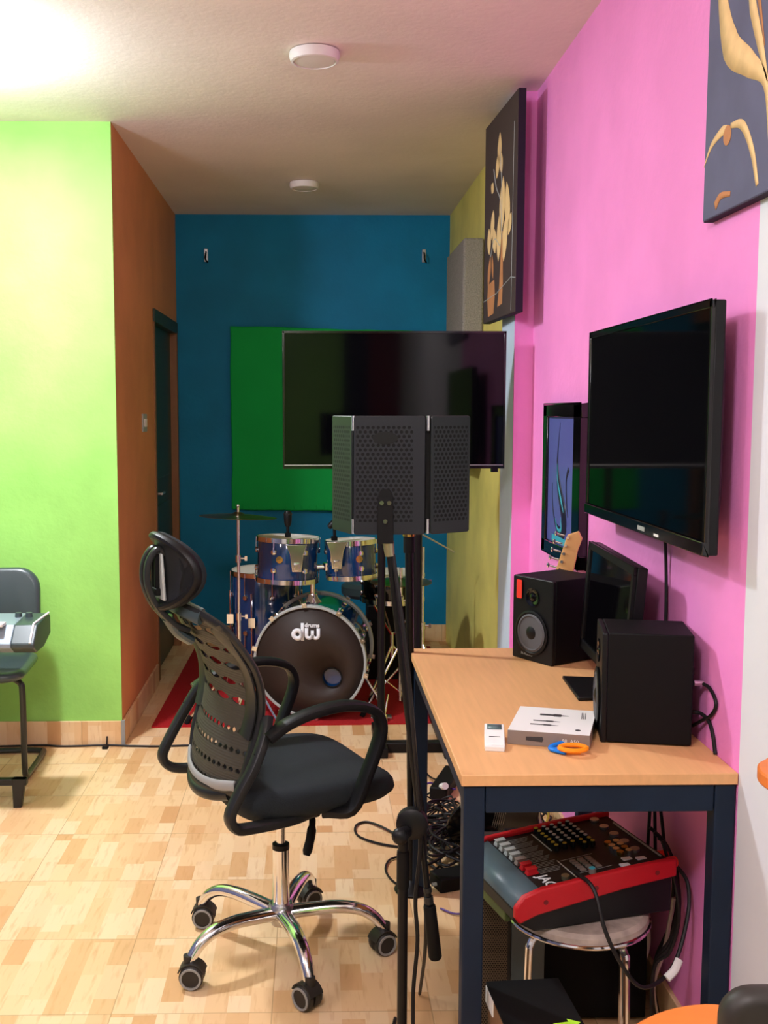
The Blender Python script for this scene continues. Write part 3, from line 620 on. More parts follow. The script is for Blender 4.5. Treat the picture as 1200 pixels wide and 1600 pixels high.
def ringpath(c, r, n, sy=1.0, a0=0, z=0.0, rot=0):
    return [(c[0]+math.cos(a0+2*PI*k/n)*r*math.cos(rot)-math.sin(a0+2*PI*k/n)*r*sy*math.sin(rot), c[1]+math.cos(a0+2*PI*k/n)*r*math.sin(rot)+math.sin(a0+2*PI*k/n)*r*sy*math.cos(rot), z) for k in range(n)]
t = MB(); t.sweep(smoothpath([(0.568, 2.235, TZ+0.016), (0.548, 2.23, TZ+0.013), (0.518, 2.218, TZ+0.008), (0.512, 2.205, TZ+0.006), (0.520, 2.193, TZ+0.006), (0.538, 2.178, TZ+0.006)], 5), 0.0055, 0.0045, n=10)
t.sweep([(0.512, 2.206, TZ+0.005), (0.53, 2.205, TZ+0.005)], 0.005, n=8)
tag(t.build('ring_clip', 'bluep'), 'blue plastic clip on the desk in front of the carton', 'clip')
t = MB(); t.sweep(smoothpath(ringpath((0.556, 2.188), 0.029, 6, 0.72, 0, TZ+0.013), 3, True), 0.0055, 0.005, n=10, closed=True); t.box((0.556, 2.188, TZ+0.004), (0.03, 0.008, 0.008))
tag(t.build('ring_clip', 'orangep'), 'orange plastic ring beside the blue clip on the desk', 'clip')

# plug and cables behind near speaker
t = thing('audio_plug', 'silver jack plug with black lead in the back of the near speaker', 'cable', (0.838, 2.33, 0.89), world=True)
MB().cyl((0.832, 2.245, 0.893), (0.853, 2.245, 0.893), 0.0065, n=14).build('plug_body', 'steel', t)
MB().sweep(smoothpath([(0.85, 2.245, 0.893), (0.857, 2.215, 0.888), (0.857, 2.18, 0.865), (0.856, 2.20, 0.835), (0.85, 2.24, 0.81), (0.842, 2.27, 0.79)]), 0.004, n=8).build('lead', 'cable', t)
tag(MB().sweep(smoothpath([(0.832, 2.26, 0.825), (0.85, 2.245, 0.825), (0.857, 2.215, 0.815), (0.857, 2.19, 0.79), (0.8575, 2.18, 0.765), (0.8575, 2.175, 0.757)]), 0.0042, n=8).build('power_cable', 'cable'), 'thick black cable curving from the near speaker down behind the desk', 'cable')

# ================================================================== UNDER THE DESK
SC = Vector((0.60, 2.29, 0)); SZ = 0.375
t = thing('stool', 'round stool with chrome legs and marbled seat under the mixer', 'stool', SC)
MB().lathe([(0, 0), (0.150, 0), (0.157, 0.008), (0.155, 0.022), (0.145, 0.030), (0, 0.032)], (0, 0, SZ-0.032), n=44).build('seat', 'marble', t)
MB().sweep([(0.157*math.cos(a), 0.157*math.sin(a), SZ-0.026) for a in [2*PI*k/44 for k in range(44)]], 0.0055, n=8, closed=True).build('seat_rim', 'chrome', t)
for a in (45, 135, 225, 315):
    a = math.radians(a-14); c, s_ = math.cos(a), math.sin(a)
    MB().sweep(smoothpath([(0.07*c, 0.07*s_, SZ-0.04), (0.12*c, 0.12*s_, SZ-0.042), (0.142*c, 0.142*s_, SZ-0.06), (0.147*c, 0.147*s_, SZ-0.10), (0.155*c, 0.155*s_, 0.004)], 6), 0.0085, n=10).build('leg', 'chrome', t)

# mixer (local: x right along camera-side edge, y away; wedge rising to +x)
t = thing('audio_mixer', 'red sided audio mixer with rows of knobs and sliders on the stool under the desk', 'mixer', (0.428, 2.132, SZ), math.radians(15))
ML, MW = 0.385, 0.30
prof = [(0, 0.03), (0.0, 0.055), (0.02, 0.075), (0.065, 0.088), (0.26, 0.108), (0.385, 0.116), (0.385, 0.001), (0.05, 0.0)]
MB().prism(prof, (0, 0.012, 0), (1, 0, 0), (0, 0, 1), (0, MW-0.024, 0)).build('case', 'mixdark', t, bevel=0.003)
side = [(0.0, 0.04), (0.0, 0.062), (0.02, 0.085), (0.065, 0.098), (0.26, 0.118), (0.39, 0.126), (0.39, 0.085), (0.26, 0.072), (0.05, 0.040), (0.01, 0.026)]
for y in (0, MW-0.016): MB().prism(side, (0, y, 0), (1, 0, 0), (0, 0, 1), (0, 0.016, 0)).build('side_cheek', 'red', t, bevel=0.004)
sc_ = MB()
for x, z in ((0.07, 0.068), (0.19, 0.084), (0.34, 0.100)): sc_.cyl((x, -0.001, z), (x, 0.003, z), 0.0055, n=12)
sc_.build('cheek_screw', 'maroon', t)
slope = (0.108-0.088)/(0.26-0.065); n1 = Vector((-slope, 0, 1)).normalized(); u1 = Vector((1, 0, slope)).normalized()
def MP(x, y, h=0.0):
    if x <= 0.26: z = 0.088+(x-0.065)*slope
    else: z = 0.108+(x-0.26)*0.064
    return Vector((x, y, z))+n1*h
MB().add([(0.001, 0.017, 0.056), (0.021, 0.017, 0.0765), (0.064, 0.017, 0.0895), (0.001, 0.285, 0.056), (0.021, 0.285, 0.0765), (0.064, 0.285, 0.0895)], [(0, 3, 4, 1), (1, 4, 5, 2)]).build('hand_rest', 'mixg', t, solid=0.002)
MB().bx(0.004, 0.02, 0.06, 0.28, 0.004, 0.05).build('front_lip', 'olive', t, bevel=0.003)
for k in range(7):
    y = 0.255-k*0.027
    colr = 'red' if k >= 5 else ('greyp' if k != 4 else 'cardg')
    c = MP(0.083, y, 0.006)
    MB().loft([[c+u1*a*0.014+Vector((0, b*0.009, 0))+n1*-0.006 for a, b in ((-1, -1), (1, -1), (1, 1), (-1, 1))], [c+u1*a*0.010+Vector((0, b*0.007, 0))+n1*0.004 for a, b in ((-1, -1), (1, -1), (1, 1), (-1, 1))], [c+u1*a*0.013+Vector((0, b*0.008, 0))+n1*0.008 for a, b in ((-1, -1), (1, -1), (1, 1), (-1, 1))]]).build('slider_knob', colr, t, bevel=0.001)
ln = MB()
for k in range(7):
    y = 0.262-k*0.027
    for j in range(4): ln.prism([(0, 0), (0.06-j*0.004, 0), (0.06-j*0.004, 0.0008), (0, 0.0008)], MP(0.098, y-j*0.006, 0.0006), u1, (0, 1, 0), n1*0.0003)
for yy in (0.03, 0.15): pass
ln.prism([(0, 0), (0.09, 0), (0.09, 0.0012), (0, 0.0012)], MP(0.165, 0.045, 0.0006), u1, (0, 1, 0), n1*0.0003); ln.prism([(0, 0), (0.08, 0), (0.08, 0.0012), (0, 0.0012)], MP(0.165, 0.115, 0.0006), u1, (0, 1, 0), n1*0.0003)
ln.prism([(0, 0), (0.003, 0), (0.003, 0.10), (0, 0.10)], MP(0.170, 0.17, 0.0006), u1, (0, 1, 0), n1*0.0006); ln.prism([(0, 0), (0.003, 0), (0.003, 0.09), (0, 0.09)], MP(0.158, 0.03, 0.0006), u1, (0, 1, 0), n1*0.0006)
ln.prism([(0, 0), (0.004, 0), (0.004, 0.20), (0, 0.20)], MP(0.372, 0.04, 0.001), u1, (0, 1, 0), n1*0.002)
ln.build('panel_lines', 'greyp', t)
text_mesh('panel_print', 'JAC', 0.034, MP(0.095, 0.046, 0.0008), (0, -1, 0), u1, 'paperw', t, 0.0004, 0.0006)
for j in range(5):
    for k in range(8):
        x = 0.185+j*0.021; y = 0.272-k*0.017
        if j < 3 and k > 6: continue
        cc = 'yelc' if j == 0 or (k > 5) else 'greyp'
        c = MP(x, y, 0)
        kb = MB(); kb.use(0).cyl(c, c+n1*0.012, 0.0065, 0.0055, n=12).use(1).cyl(c+n1*0.012, c+n1*0.0135, 0.005, 0.0045, n=12); kb.build('knob', ['black', cc], t)
for k in range(5):
    c = MP(0.34, 0.27-k*0.045, 0)
    MB().cyl(c, c+n1*0.006, 0.011, n=16).build('input_socket', 'steel', t)
for k in range(4):
    for j in range(2):
        c = MP(0.30+j*0.022, 0.14-k*0.018, 0); MB().cyl(c, c+n1*0.008, 0.008, n=12).build('phono_socket', 'gold' if (k+j) % 3 == 0 else 'chrome', t)
bt = MB()
for k in range(5):
    for j in range(3): bt.box(MP(0.188+j*0.019, 0.10-k*0.0115, 0.002), (0.013, 0.007, 0.004))
bt.build('effect_buttons', 'cardg', t)
c = MP(0.2, 0.035, 0); kb = MB(); kb.use(0).cyl(c, c+n1*0.011, 0.008, n=14).use(1).cyl(c+n1*0.011, c+n1*0.0125, 0.0065, n=14); kb.build('knob', ['cardg', 'teal'], t)
c = MP(0.135, 0.035, 0); MB().cyl(c, c+n1*0.010, 0.009, n=14).build('knob', 'pearl', t)
for a, b in ((0.30, 0.06), (0.33, 0.05), (0.28, 0.035)): MB().box(MP(a, b, 0.001), (0.022, 0.012, 0.003)).build('label_patch', 'paperw', t)
for y in (0.03, 0.065):
    MB().cyl((0.385, y, 0.105), (0.405, y, 0.105), 0.012, n=16).build('cable_plug', 'redtag', t)

t = thing('subwoofer', 'big plain black speaker cabinet standing behind the stool', 'speaker', (0.666, 2.61, 0), world=True)
MB().bx(0.515, 0.812, 2.437, 2.76, 0.008, 0.36).build('cabinet', 'blackm', t, bevel=0.004)
for x in (0.55, 0.79):
    for y in (2.49, 2.73): MB().cyl((x, y, 0), (x, y, 0.009), 0.014, n=12).build('foot', 'rubber', t)
MB().bx(0.54, 0.792, 2.4325, 2.438, 0.03, 0.34).build('front_grille', 'foam', t)
t = thing('speaker_cabinet', 'speaker cabinet with a brown perforated grille behind the desk leg', 'speaker', (0.468, 2.5, 0))
MB().bx(-0.075, 0.08, -0.12, 0.14, 0.0, 0.40).build('cabinet', 'plastic', t, bevel=0.004)
MB().bx(-0.072, -0.01, -0.126, -0.119, 0.01, 0.39).build('grille', 'grille_p', t)
MB().bx(0.0, 0.078, -0.124, -0.119, 0.01, 0.36).build('side_panel', 'vinyl', t)
t = thing('wooden_crate', 'worn brown wooden crate with a white label behind the desk leg', 'crate', (0.40, 2.62, 0))
MB().bx(-0.05, 0.06, 0.035, 0.16, 0.401, 0.43).build('board', 'card', t, bevel=0.003)
MB().bx(-0.052, -0.02, 0.03, 0.034, 0.30, 0.40).build('label', 'whitep', t)
for c_ in list(t.children)+[t]: bpy.data.objects.remove(c_)
# open black carton with the lime arrow
t = thing('carton', 'black cardboard box with a lime green arrow at the foot of the stool', 'box', (0.44, 2.02, 0), math.radians(4))
MB().bx(-0.07, 0.07, -0.09, 0.08, 0.0, 0.285).build('box_body', 'card', t, bevel=0.002)
MB().bx(-0.072, 0.085, -0.10, 0.095, 0.286, 0.291).build('lid', 'blackm', t, bevel=0.001)
MB().prism([(-0.02, -0.006), (0.012, -0.006), (0.012, -0.016), (0.034, 0.002), (0.012, 0.018), (0.012, 0.008), (-0.02, 0.008), (-0.012, 0.001)], (0.045, -0.075, 0.2915), (1, 0.1, 0), (-0.1, 1, 0), (0, 0, 0.0004)).build('arrow_print', 'lime', t)
MB().bx(-0.0725, -0.069, 0.03, 0.09, 0.25, 0.285).build('torn_flap', 'whitep', t)

# cables
def cable(pts, label, matn='cable', r=0.0036, group=None, name='cable', n=7):
    o = MB().sweep(smoothpath(pts, 7), r, n=7).build(name, matn); return tag(o, label, 'cable', group)
rnd = random.Random(11)
def tangle(c, sx, sy, zmax, n):
    pts = []; a = rnd.uniform(0, 6.28)
    for k in range(n):
        a += rnd.uniform(1.1, 2.4); rr = rnd.uniform(0.35, 1.0)
        pts.append((c[0]+sx*rr*math.cos(a), c[1]+sy*rr*math.sin(a), 0.006+rnd.random()*zmax))
    return pts
for k in range(11):
    c = (0.45+rnd.uniform(-0.05, 0.06), 3.52+rnd.uniform(-0.2, 0.17))
    cable(tangle(c, 0.12, 0.17, 0.07, 13), 'black cable in the tangled heap on the floor left of the desk leg', group='cables heaped on the floor under the desk', r=rnd.choice([0.003, 0.0036, 0.0045]))
for k in range(5):
    c = (0.72+rnd.uniform(-0.05, 0.05), 3.62+rnd.uniform(-0.15, 0.15))
    cable(tangle(c, 0.14, 0.2, 0.09, 12), 'black cable in the heap on the floor beneath the far end of the desk', group='cables heaped at the far end under the desk')
cable(tangle((0.72, 3.55), 0.14, 0.2, 0.1, 10), 'yellow cable in the heap beneath the far end of the desk', 'yelc', 0.0045)
cable([(0.305, 3.55, 0.006), (0.24, 3.64, 0.01), (0.19, 3.69, 0.006), (0.152, 3.65, 0.006), (0.16, 3.56, 0.006), (0.24, 3.49, 0.006), (0.33, 3.47, 0.006), (0.42, 3.5, 0.02)], 'thin black cable looping out on the floor left of the microphone stand', r=0.0042)
cable([(0.30, 3.40, 0.006), (0.25, 3.36, 0.006), (0.235, 3.27, 0.006), (0.27, 3.18, 0.006), (0.34, 3.2, 0.01), (0.42, 3.3, 0.02)], 'black cable curling on the floor by the round stand base')
cable([(0.38, 3.02, 0.006), (0.42, 2.985, 0.006), (0.47, 3.0, 0.006), (0.52, 3.06, 0.006)], 'violet cable curving on the floor just beside the desk leg', 'violet', 0.003)
cable([(0.38, 3.95, 0.006), (0.45, 3.99, 0.04), (0.50, 4.0, 0.02), (0.55, 3.95, 0.03)], 'violet cable running to the power strip', 'violet', 0.004)
cable([(0.40, 4.35, 0.05), (0.44, 4.25, 0.03), (0.47, 4.12, 0.02), (0.5, 3.98, 0.04), (0.4, 3.9, 0.006)], 'black cable dropping past the television stand foot')
cable([(-1.6, 4.585, 0.006), (-1.387, 4.586, 0.006), (-1.2, 4.59, 0.008), (-1.1, 4.581, 0.006), (-0.92, 4.586, 0.008), (-0.80, 4.58, 0.006), (-0.678, 4.573, 0.006), (-0.5, 4.58, 0.006), (-0.3, 4.50, 0.006)], 'long thin black cable along the foot of the green wall', r=0.0045)
tag(MB().bx(-0.93, -0.905, 4.55, 4.585, 0, 0.012).cyl((-0.915, 4.585, 0.01), (-0.915, 4.598, 0.045), 0.003).build('cable_clip', 'blackm', bevel=0.002), 'small black clip holding the floor cable near the corner', 'clip')
t = thing('power_adapter', 'black block shaped power adapter on the floor beside the desk leg', 'power adapter', (0.43, 3.17, 0), math.radians(20))
MB().bx(-0.05, 0.06, -0.03, 0.05, 0, 0.045).build('case', 'blackm', t, bevel=0.005)
MB().cyl((-0.05, 0.0, 0.02), (-0.065, 0.0, 0.02), 0.006, n=10).build('socket', 'greyp', t)
t = thing('power_strip', 'black power strip with a white plug on the floor under the desk edge', 'power strip', (0.53, 4.05, 0), math.radians(70))
MB().bx(-0.15, 0.12, -0.035, 0.035, 0.0, 0.05).build('case', 'blackm', t, bevel=0.006)
MB().cyl((-0.13, -0.01, 0.05), (-0.16, -0.03, 0.065), 0.013, n=12).build('plug', 'whitep', t)
# bundle right of the mixer
def bundle(off, r, m, l, j=0.0):
    x = 0.80+off; return cable([(0.80, 2.34+j, 0.50), (x+0.01, 2.33+j, 0.49-off), (min(x+0.035, 0.85), 2.32+j, 0.42), (min(x+0.045, 0.853), 2.32+j, 0.34), (min(x+0.03, 0.85), 2.33+j, 0.26), (x-0.0, 2.34+j, 0.2-off), (x+0.0, 2.35+j, 0.10), (x+0.02, 2.36+j, 0.008)], l, m, r, 'cables hanging right of the mixer')
for k in range(5): bundle(-0.02+0.011*k, 0.0042, 'cable', 'black cable hanging in the bundle between mixer and right desk leg', 0.03*k-0.05)
cable([(0.795, 2.42, 0.40), (0.80, 2.43, 0.30), (0.815, 2.44, 0.2), (0.80, 2.45, 0.1), (0.81, 2.46, 0.008)], 'light grey cable hanging beside the stool', 'greyc', 0.005)
cable([(0.845, 2.36, 0.35), (0.83, 2.37, 0.22), (0.81, 2.38, 0.12), (0.83, 2.39, 0.01)], 'pale cable by the pink wall under the desk', 'greyc', 0.005)
for k, (x, dx) in enumerate(((0.80, 0.05), (0.825, 0.0), (0.845, -0.04))):
    cable([(x, 2.50, 0.735), (x+dx*0.3, 2.48, 0.65), (x+dx*0.7, 2.46, 0.56), (x+dx, 2.44, 0.42)], 'black cable crossing the others in front of the pink wall under the desk', group='cables crossing under the desk top', r=0.0042)
cable([(0.565, 2.20, SZ+0.115), (0.595, 2.145, SZ+0.10), (0.61, 2.105, SZ+0.03), (0.64, 2.095, SZ-0.035), (0.69, 2.11, SZ-0.10), (0.76, 2.17, SZ-0.115), (0.80, 2.2, SZ-0.08), (0.835, 2.24, SZ-0.0), (0.845, 2.28, SZ+0.05), (0.822, 2.29, SZ+0.085)], 'thick black lead drooping from the front of the mixer across the stool', r=0.0045)
tag(MB().sweep(smoothpath([(0.765, 2.165, SZ-0.113), (0.785, 2.175, SZ-0.10), (0.80, 2.19, SZ-0.085)]), 0.009, 0.006, n=8).build('cable_tie', 'whitep'), 'white tape wrapped round the drooping black lead', 'tape')
for x, y in ((0.43, 2.8), (0.48, 2.85)):
    tag(MB().sweep(smoothpath([(x, y, 0.70), (x-0.03, y+0.05, 0.6), (x-0.01, y+0.1, 0.4), (x+0.04, y+0.2, 0.01)]), 0.004, n=8).build('cable', 'greyc'), 'pale thin cable hanging inside the left rear of the desk', 'cable', 'pale cables hanging behind the left desk leg')

# ================================================================== OFFICE CHAIR  (local +X = facing direction, +Y = its left)
CR = math.radians(26)
t = thing('office_chair', 'black mesh back swivel chair with headrest and chrome five star base', 'office chair', (-0.088, 2.78, 0), CR)
for wa in (0, 73, 146, 215, 286):
    a = math.radians(wa)-CR; c, s_ = math.cos(a), math.sin(a)
    pr = [(0.02, 0.118), (0.08, 0.126), (0.15, 0.132), (0.21, 0.126), (0.25, 0.106), (0.275, 0.078), (0.283, 0.062)]
    pts = smoothpath([(r*c, r*s_, z) for r, z in pr], 4); n = len(pts)
    leg = MB().sweep(pts, [0.024-0.010*k/(n-1) for k in range(n)], [0.019-0.005*k/(n-1) for k in range(n)], ref=(-s_, c, 0), n=14).build('base_leg', 'chrome', t)
    ca = a+(0.5 if wa in (0, 146, 286) else -0.7)
    cx, cy = 0.285*c, 0.285*s_; d = Vector((math.cos(ca), math.sin(ca), 0)); sdv = Vector((-d.y, d.x, 0)); cc = Vector((cx, cy, 0.0))-d*0.008
    cs = MB()
    cs.use(0)
    for q in (-1, 1): cs.lathe([(0, -0.001), (0.022, -0.001), (0.0265, 0.003), (0.0265, 0.013), (0.023, 0.017), (0, 0.017)], cc+Vector((0, 0, 0.0265))+sdv*(0.004*q), sdv*q, 24)
    cs.box(cc+Vector((0, 0, 0.034)), (0.012, 0.012, 0.03)); cs.cyl(cc+d*0.008+Vector((0, 0, 0.04)), cc+d*0.008+Vector((0, 0, 0.07)), 0.011, n=14)
    cs.use(1)
    for q in (-1, 1): cs.lathe([(0.019, 0), (0.0235, 0), (0.0235, 0.0025), (0.019, 0.0025)], cc+Vector((0, 0, 0.0265))+sdv*(0.0208*q), sdv*q, 24, closed=True)
    cs.use(0)
    hood = [(0.031*math.cos(u), 0.031*math.sin(u)) for u in [math.radians(20+k*14) for k in range(11)]]+[(0.028*math.cos(u), 0.028*math.sin(u)) for u in [math.radians(160-k*14) for k in range(11)]]
    cs.prism(hood, cc+Vector((0, 0, 0.0265))-sdv*0.018, d, (0, 0, 1), sdv*0.036)
    cs.v = [Vector((cc.x, cc.y, 0))+(v_-Vector((cc.x, cc.y, 0)))*1.2 for v_ in cs.v]
    cs.build('caster', ['caster', 'rubber'], t, smooth=40)
MB().lathe([(0, 0.085), (0.026, 0.085), (0.034, 0.10), (0.036, 0.135), (0.030, 0.146), (0, 0.146)], n=28).build('base_hub', 'steel', t)
MB().lathe([(0, 0.13), (0.0235, 0.13), (0.0225, 0.298), (0, 0.298)], n=28).build('lift_cover', 'chrome', t)
MB().lathe([(0, 0.298), (0.0235, 0.298), (0.0235, 0.312), (0.016, 0.314), (0, 0.314)], n=24).build('lift_collar', 'black', t)
MB().cyl((0, 0, 0.31), (0, 0, 0.45), 0.0125, n=20).build('gas_lift', 'chrome', t)
mb = MB().loft([[Vector((x*1.0, y, 0.405)) for x, y in rrect(0.13, 0.10, 0.02)], [Vector((x*1.5, y*1.5, 0.452)) for x, y in rrect(0.13, 0.10, 0.02)]]); mb.build('tilt_mechanism', 'black', t)
MB().cyl((0.05, -0.10, 0.445), (0.05, -0.10, 0.418), 0.03, 0.018, n=18).build('lever_boss', 'black', t)
MB().sweep(smoothpath([(0.045, -0.10, 0.43), (0.035, -0.125, 0.41), (0.022, -0.14, 0.375), (0.005, -0.15, 0.335)], 4), [0.006]*3+[0.010]*3+[0.015]*4+[0.016]*2+[0.010], 0.006, ref=(1, 0.2, 0), n=10).build('lever', 'black', t)
# seat cushion
rings = []
def seat_ring(sc_, z, dip):
    out = []
    for k in range(48):
        a = 2*PI*k/48; ca, sa = math.cos(a), math.sin(a); e = 0.42
        x = math.copysign(abs(ca)**e, ca)*0.235*sc_+0.035; y = math.copysign(abs(sa)**e, sa)*(0.245-0.018*(x-0.03)/0.25)*sc_
        zz = z-dip*max(0, (x-0.12)/0.16)**2*0.02-0.006*math.cos(y/0.245*PI)*(1 if dip else 0)+(0.012*max(0, (-x-0.06)/0.15) if dip else 0)
        out.append(Vector((x, y, zz)))
    return out
for sc_, z, dp in ((0.0, 0.468, 0), (0.80, 0.469, 0), (0.93, 0.474, 0), (0.985, 0.485, 0.4), (1.0, 0.497, 0.6), (0.985, 0.517, 0.8), (0.95, 0.530, 1), (0.88, 0.538, 1), (0.7, 0.541, 1), (0.4, 0.540, 1), (0.0, 0.539, 1)): rings.append(seat_ring(max(sc_, 0.001), z, dp))
MB().loft(rings).build('seat', 'fabric', t, smooth=60)
# back rest
def fe(z):
    T = [(0.53, -0.195), (0.567, -0.186), (0.64, -0.168), (0.70, -0.148), (0.757, -0.138), (0.80, -0.142), (0.855, -0.158), (0.91, -0.192), (0.963, -0.232), (1.0, -0.265)]
    for (a, b), (c, d) in zip(T, T[1:]):
        if z <= c: k = (z-a)/(c-a); return b+(d-b)*k
    return T[-1][1]
def bw_(z):
    T = [(0.53, 0.14), (0.56, 0.175), (0.60, 0.188), (0.75, 0.196), (0.88, 0.205), (0.94, 0.198), (0.965, 0.175), (0.985, 0.12)]
    for (a, b), (c, d) in zip(T, T[1:]):
        if z <= c: k = max(0, (z-a)/(c-a)); return b+(d-b)*k
    return T[-1][1]
def BP(s_, z, off=0.0): return Vector((fe(z)-0.042*(1-s_*s_)-off, s_*bw_(z), z+(0.022*(1-s_*s_) if z > 0.93 else (-0.022*(1-s_*s_) if z < 0.58 else 0))))
NZ, NS = 34, 20; vs = [BP(-1+2*j/NS, 0.548+(0.975-0.548)*i/NZ) for i in range(NZ+1) for j in range(NS+1)]
fs = [(i*(NS+1)+j, i*(NS+1)+j+1, (i+1)*(NS+1)+j+1, (i+1)*(NS+1)+j) for i in range(NZ) for j in range(NS)]
MB().add(vs, fs).build('back_mesh', 'meshback', t, solid=0.003)
loop = [BP(-1, z) for z in (0.56, 0.62, 0.68, 0.74, 0.80, 0.86, 0.92, 0.955)]+[BP(s_, 0.975) for s_ in (-0.8, -0.4, 0, 0.4, 0.8)]+[BP(1, z) for z in (0.955, 0.92, 0.86, 0.80, 0.74, 0.68, 0.62, 0.56)]+[BP(s_, 0.545) for s_ in (0.8, 0.4, 0, -0.4, -0.8)]
MB().sweep(smoothpath(loop, 3, True), 0.010, 0.017, ref=(1, 0, 0.2), n=10, closed=True).build('back_frame', 'plastic', t)
for s1_ in (-1, 1):
    MB().sweep(smoothpath([BP(s1_*0.84, z, 0.003) for z in (0.68, 0.74, 0.80, 0.86, 0.92, 0.955)]), 0.006, 0.036, ref=(1, 0, 0), n=10).build('frame_wing', 'plastic', t)
MB().sweep(smoothpath([BP(s_, 0.972, 0.004) for s_ in (-0.75, -0.35, 0, 0.35, 0.75)]), 0.010, 0.022, ref=(1, 0, -0.3), n=12).build('top_rail', 'vinyl', t)
MB().sweep(smoothpath([BP(s_, 0.560, 0.006) for s_ in (-0.95, -0.5, 0, 0.5, 0.95)]), 0.006, 0.014, ref=(1, 0, 0), n=12).build('lower_band', 'rubber', t)
MB().sweep(smoothpath([BP(s_, 0.530, 0.002) for s_ in (-0.95, -0.5, 0, 0.5, 0.95)]), 0.012, 0.016, ref=(1, 0, 0), n=12).build('lower_rail', 'plastic', t)
# arms: closed loops that also carry the back
for sgn in (-1, 1):
    y = 0.262*sgn
    pts = [(0.03, 0.205*sgn, 0.468), (0.082, y*0.97, 0.484), (0.122, y, 0.57), (0.160, y, 0.665), (0.155, y, 0.715), (0.12, y, 0.742), (0.05, y, 0.755), (-0.03, y, 0.748), (-0.10, y, 0.728), (-0.150, y, 0.70)]
    MB().sweep(smoothpath(pts, 5), 0.024, 0.013, ref=(0, 1, 0), n=12, sq=0.7).build('armrest', 'black', t)
    pts = [(-0.132, 0.215*sgn, 0.735), (-0.150, 0.24*sgn, 0.70), (-0.185, y*0.98, 0.635), (-0.228, y*0.98, 0.565), (-0.248, y*0.98, 0.52), (-0.232, y*0.97, 0.489), (-0.19, y*0.93, 0.478), (-0.08, y*0.88, 0.474), (0.0, 0.19*sgn, 0.468)]
    MB().sweep(smoothpath(pts, 5), 0.019, 0.013, ref=(0, 1, 0), n=12, sq=0.7).build('arm_bracket', 'plastic', t)
    sw = MB()
    for z, x in ((0.66, -0.170), (0.60, -0.20)): sw.cyl((x-0.014, y*0.98, z), (x-0.006, y*0.98, z), 0.006, n=10)
    sw.build('bracket_screw', 'gap', t)
# head rest
for y in (-0.020, 0.014):
    MB().sweep(smoothpath([(-0.262, y, 0.93), (-0.30, y, 0.95), (-0.345, y, 1.00), (-0.366, y, 1.05), (-0.368, y, 1.095), (-0.358, y, 1.125), (-0.340, y, 1.143), (-0.322, y, 1.13)], 5), 0.011, 0.008, ref=(0, 1, 0), n=10, sq=0.7).build('headrest_bracket', 'plastic', t)
MB().sweep(smoothpath([(-0.25, 0, 0.90), (-0.285, 0, 0.925), (-0.312, 0, 0.965)]), 0.026, 0.014, ref=(0, 1, 0), n=12).build('neck_block', 'vinyl', t)
def HP(a, s_, off=0.0, k=1.0):
    y = 0.122*s_*math.cos(a)*k; z = 0.090*s_*math.sin(a)*k
    return Vector((-0.322+0.45*y*y/0.135-off-0.15*z*z/0.08, y, 1.085+z))
rg = [[HP(2*PI*k/36, s_) for k in range(36)] for s_ in (0.02, 0.3, 0.6, 0.85, 1.0)]
MB().loft(rg, caps=True).build('headrest_shell', 'plastic', t, solid=0.006)
MB().sweep([HP(2*PI*k/40, 1.0) for k in range(40)], 0.014, 0.010, ref=(1, 0, 0), n=10, closed=True).build('headrest_rim', 'black', t)
MB().sweep([HP(2*PI*k/40, 0.98, -0.014) for k in range(40)], 0.012, 0.010, ref=(1, 0, 0), n=10, closed=True).build('headrest_pad', 'fabric', t)
MB().prism([(-0.05, -0.06), (0.05, -0.06), (0.028, 0.06), (-0.028, 0.06)], (-0.328, 0, 1.075), (0, 1, 0), (0, 0, 1), (-0.008, 0, 0)).build('headrest_plate', 'greyp', t, bevel=0.004)
MB().box((-0.341, -0.012, 1.08), (0.012, 0.012, 0.10)).box((-0.341, 0.014, 1.08), (0.012, 0.012, 0.10)).box((-0.342, 0, 1.035), (0.014, 0.05, 0.018)).build('height_slider', 'blackm', t, bevel=0.002)

# ================================================================== MICROPHONE STAND WITH ISOLATION SHIELD
SX, SY = 0.190, 2.15
t = thing('microphone_stand', 'black boom microphone stand in the foreground with its arm folded down', 'microphone stand', (SX, SY, 0), world=True)
MB().lathe([(0, 0), (0.125, 0), (0.128, 0.006), (0.12, 0.014), (0.03, 0.022), (0.02, 0.05), (0, 0.05)], (SX, SY, 0), n=40).build('base', 'stk', t)
MB().cyl((SX, SY, 0.02), (SX, SY, 0.60), 0.0108, n=18).build('lower_pole', 'stk', t)
MB().lathe([(0, 0.478), (0.0125, 0.478), (0.0135, 0.485), (0.0135, 0.55), (0.0125, 0.56), (0, 0.56)], (SX, SY, 0), n=20).build('height_grip', 'blackm', t)
MB().cyl((SX+0.002, SY, 0.56), (SX+0.002, SY, 0.64), 0.0075, n=14).build('upper_pole', 'stk', t)
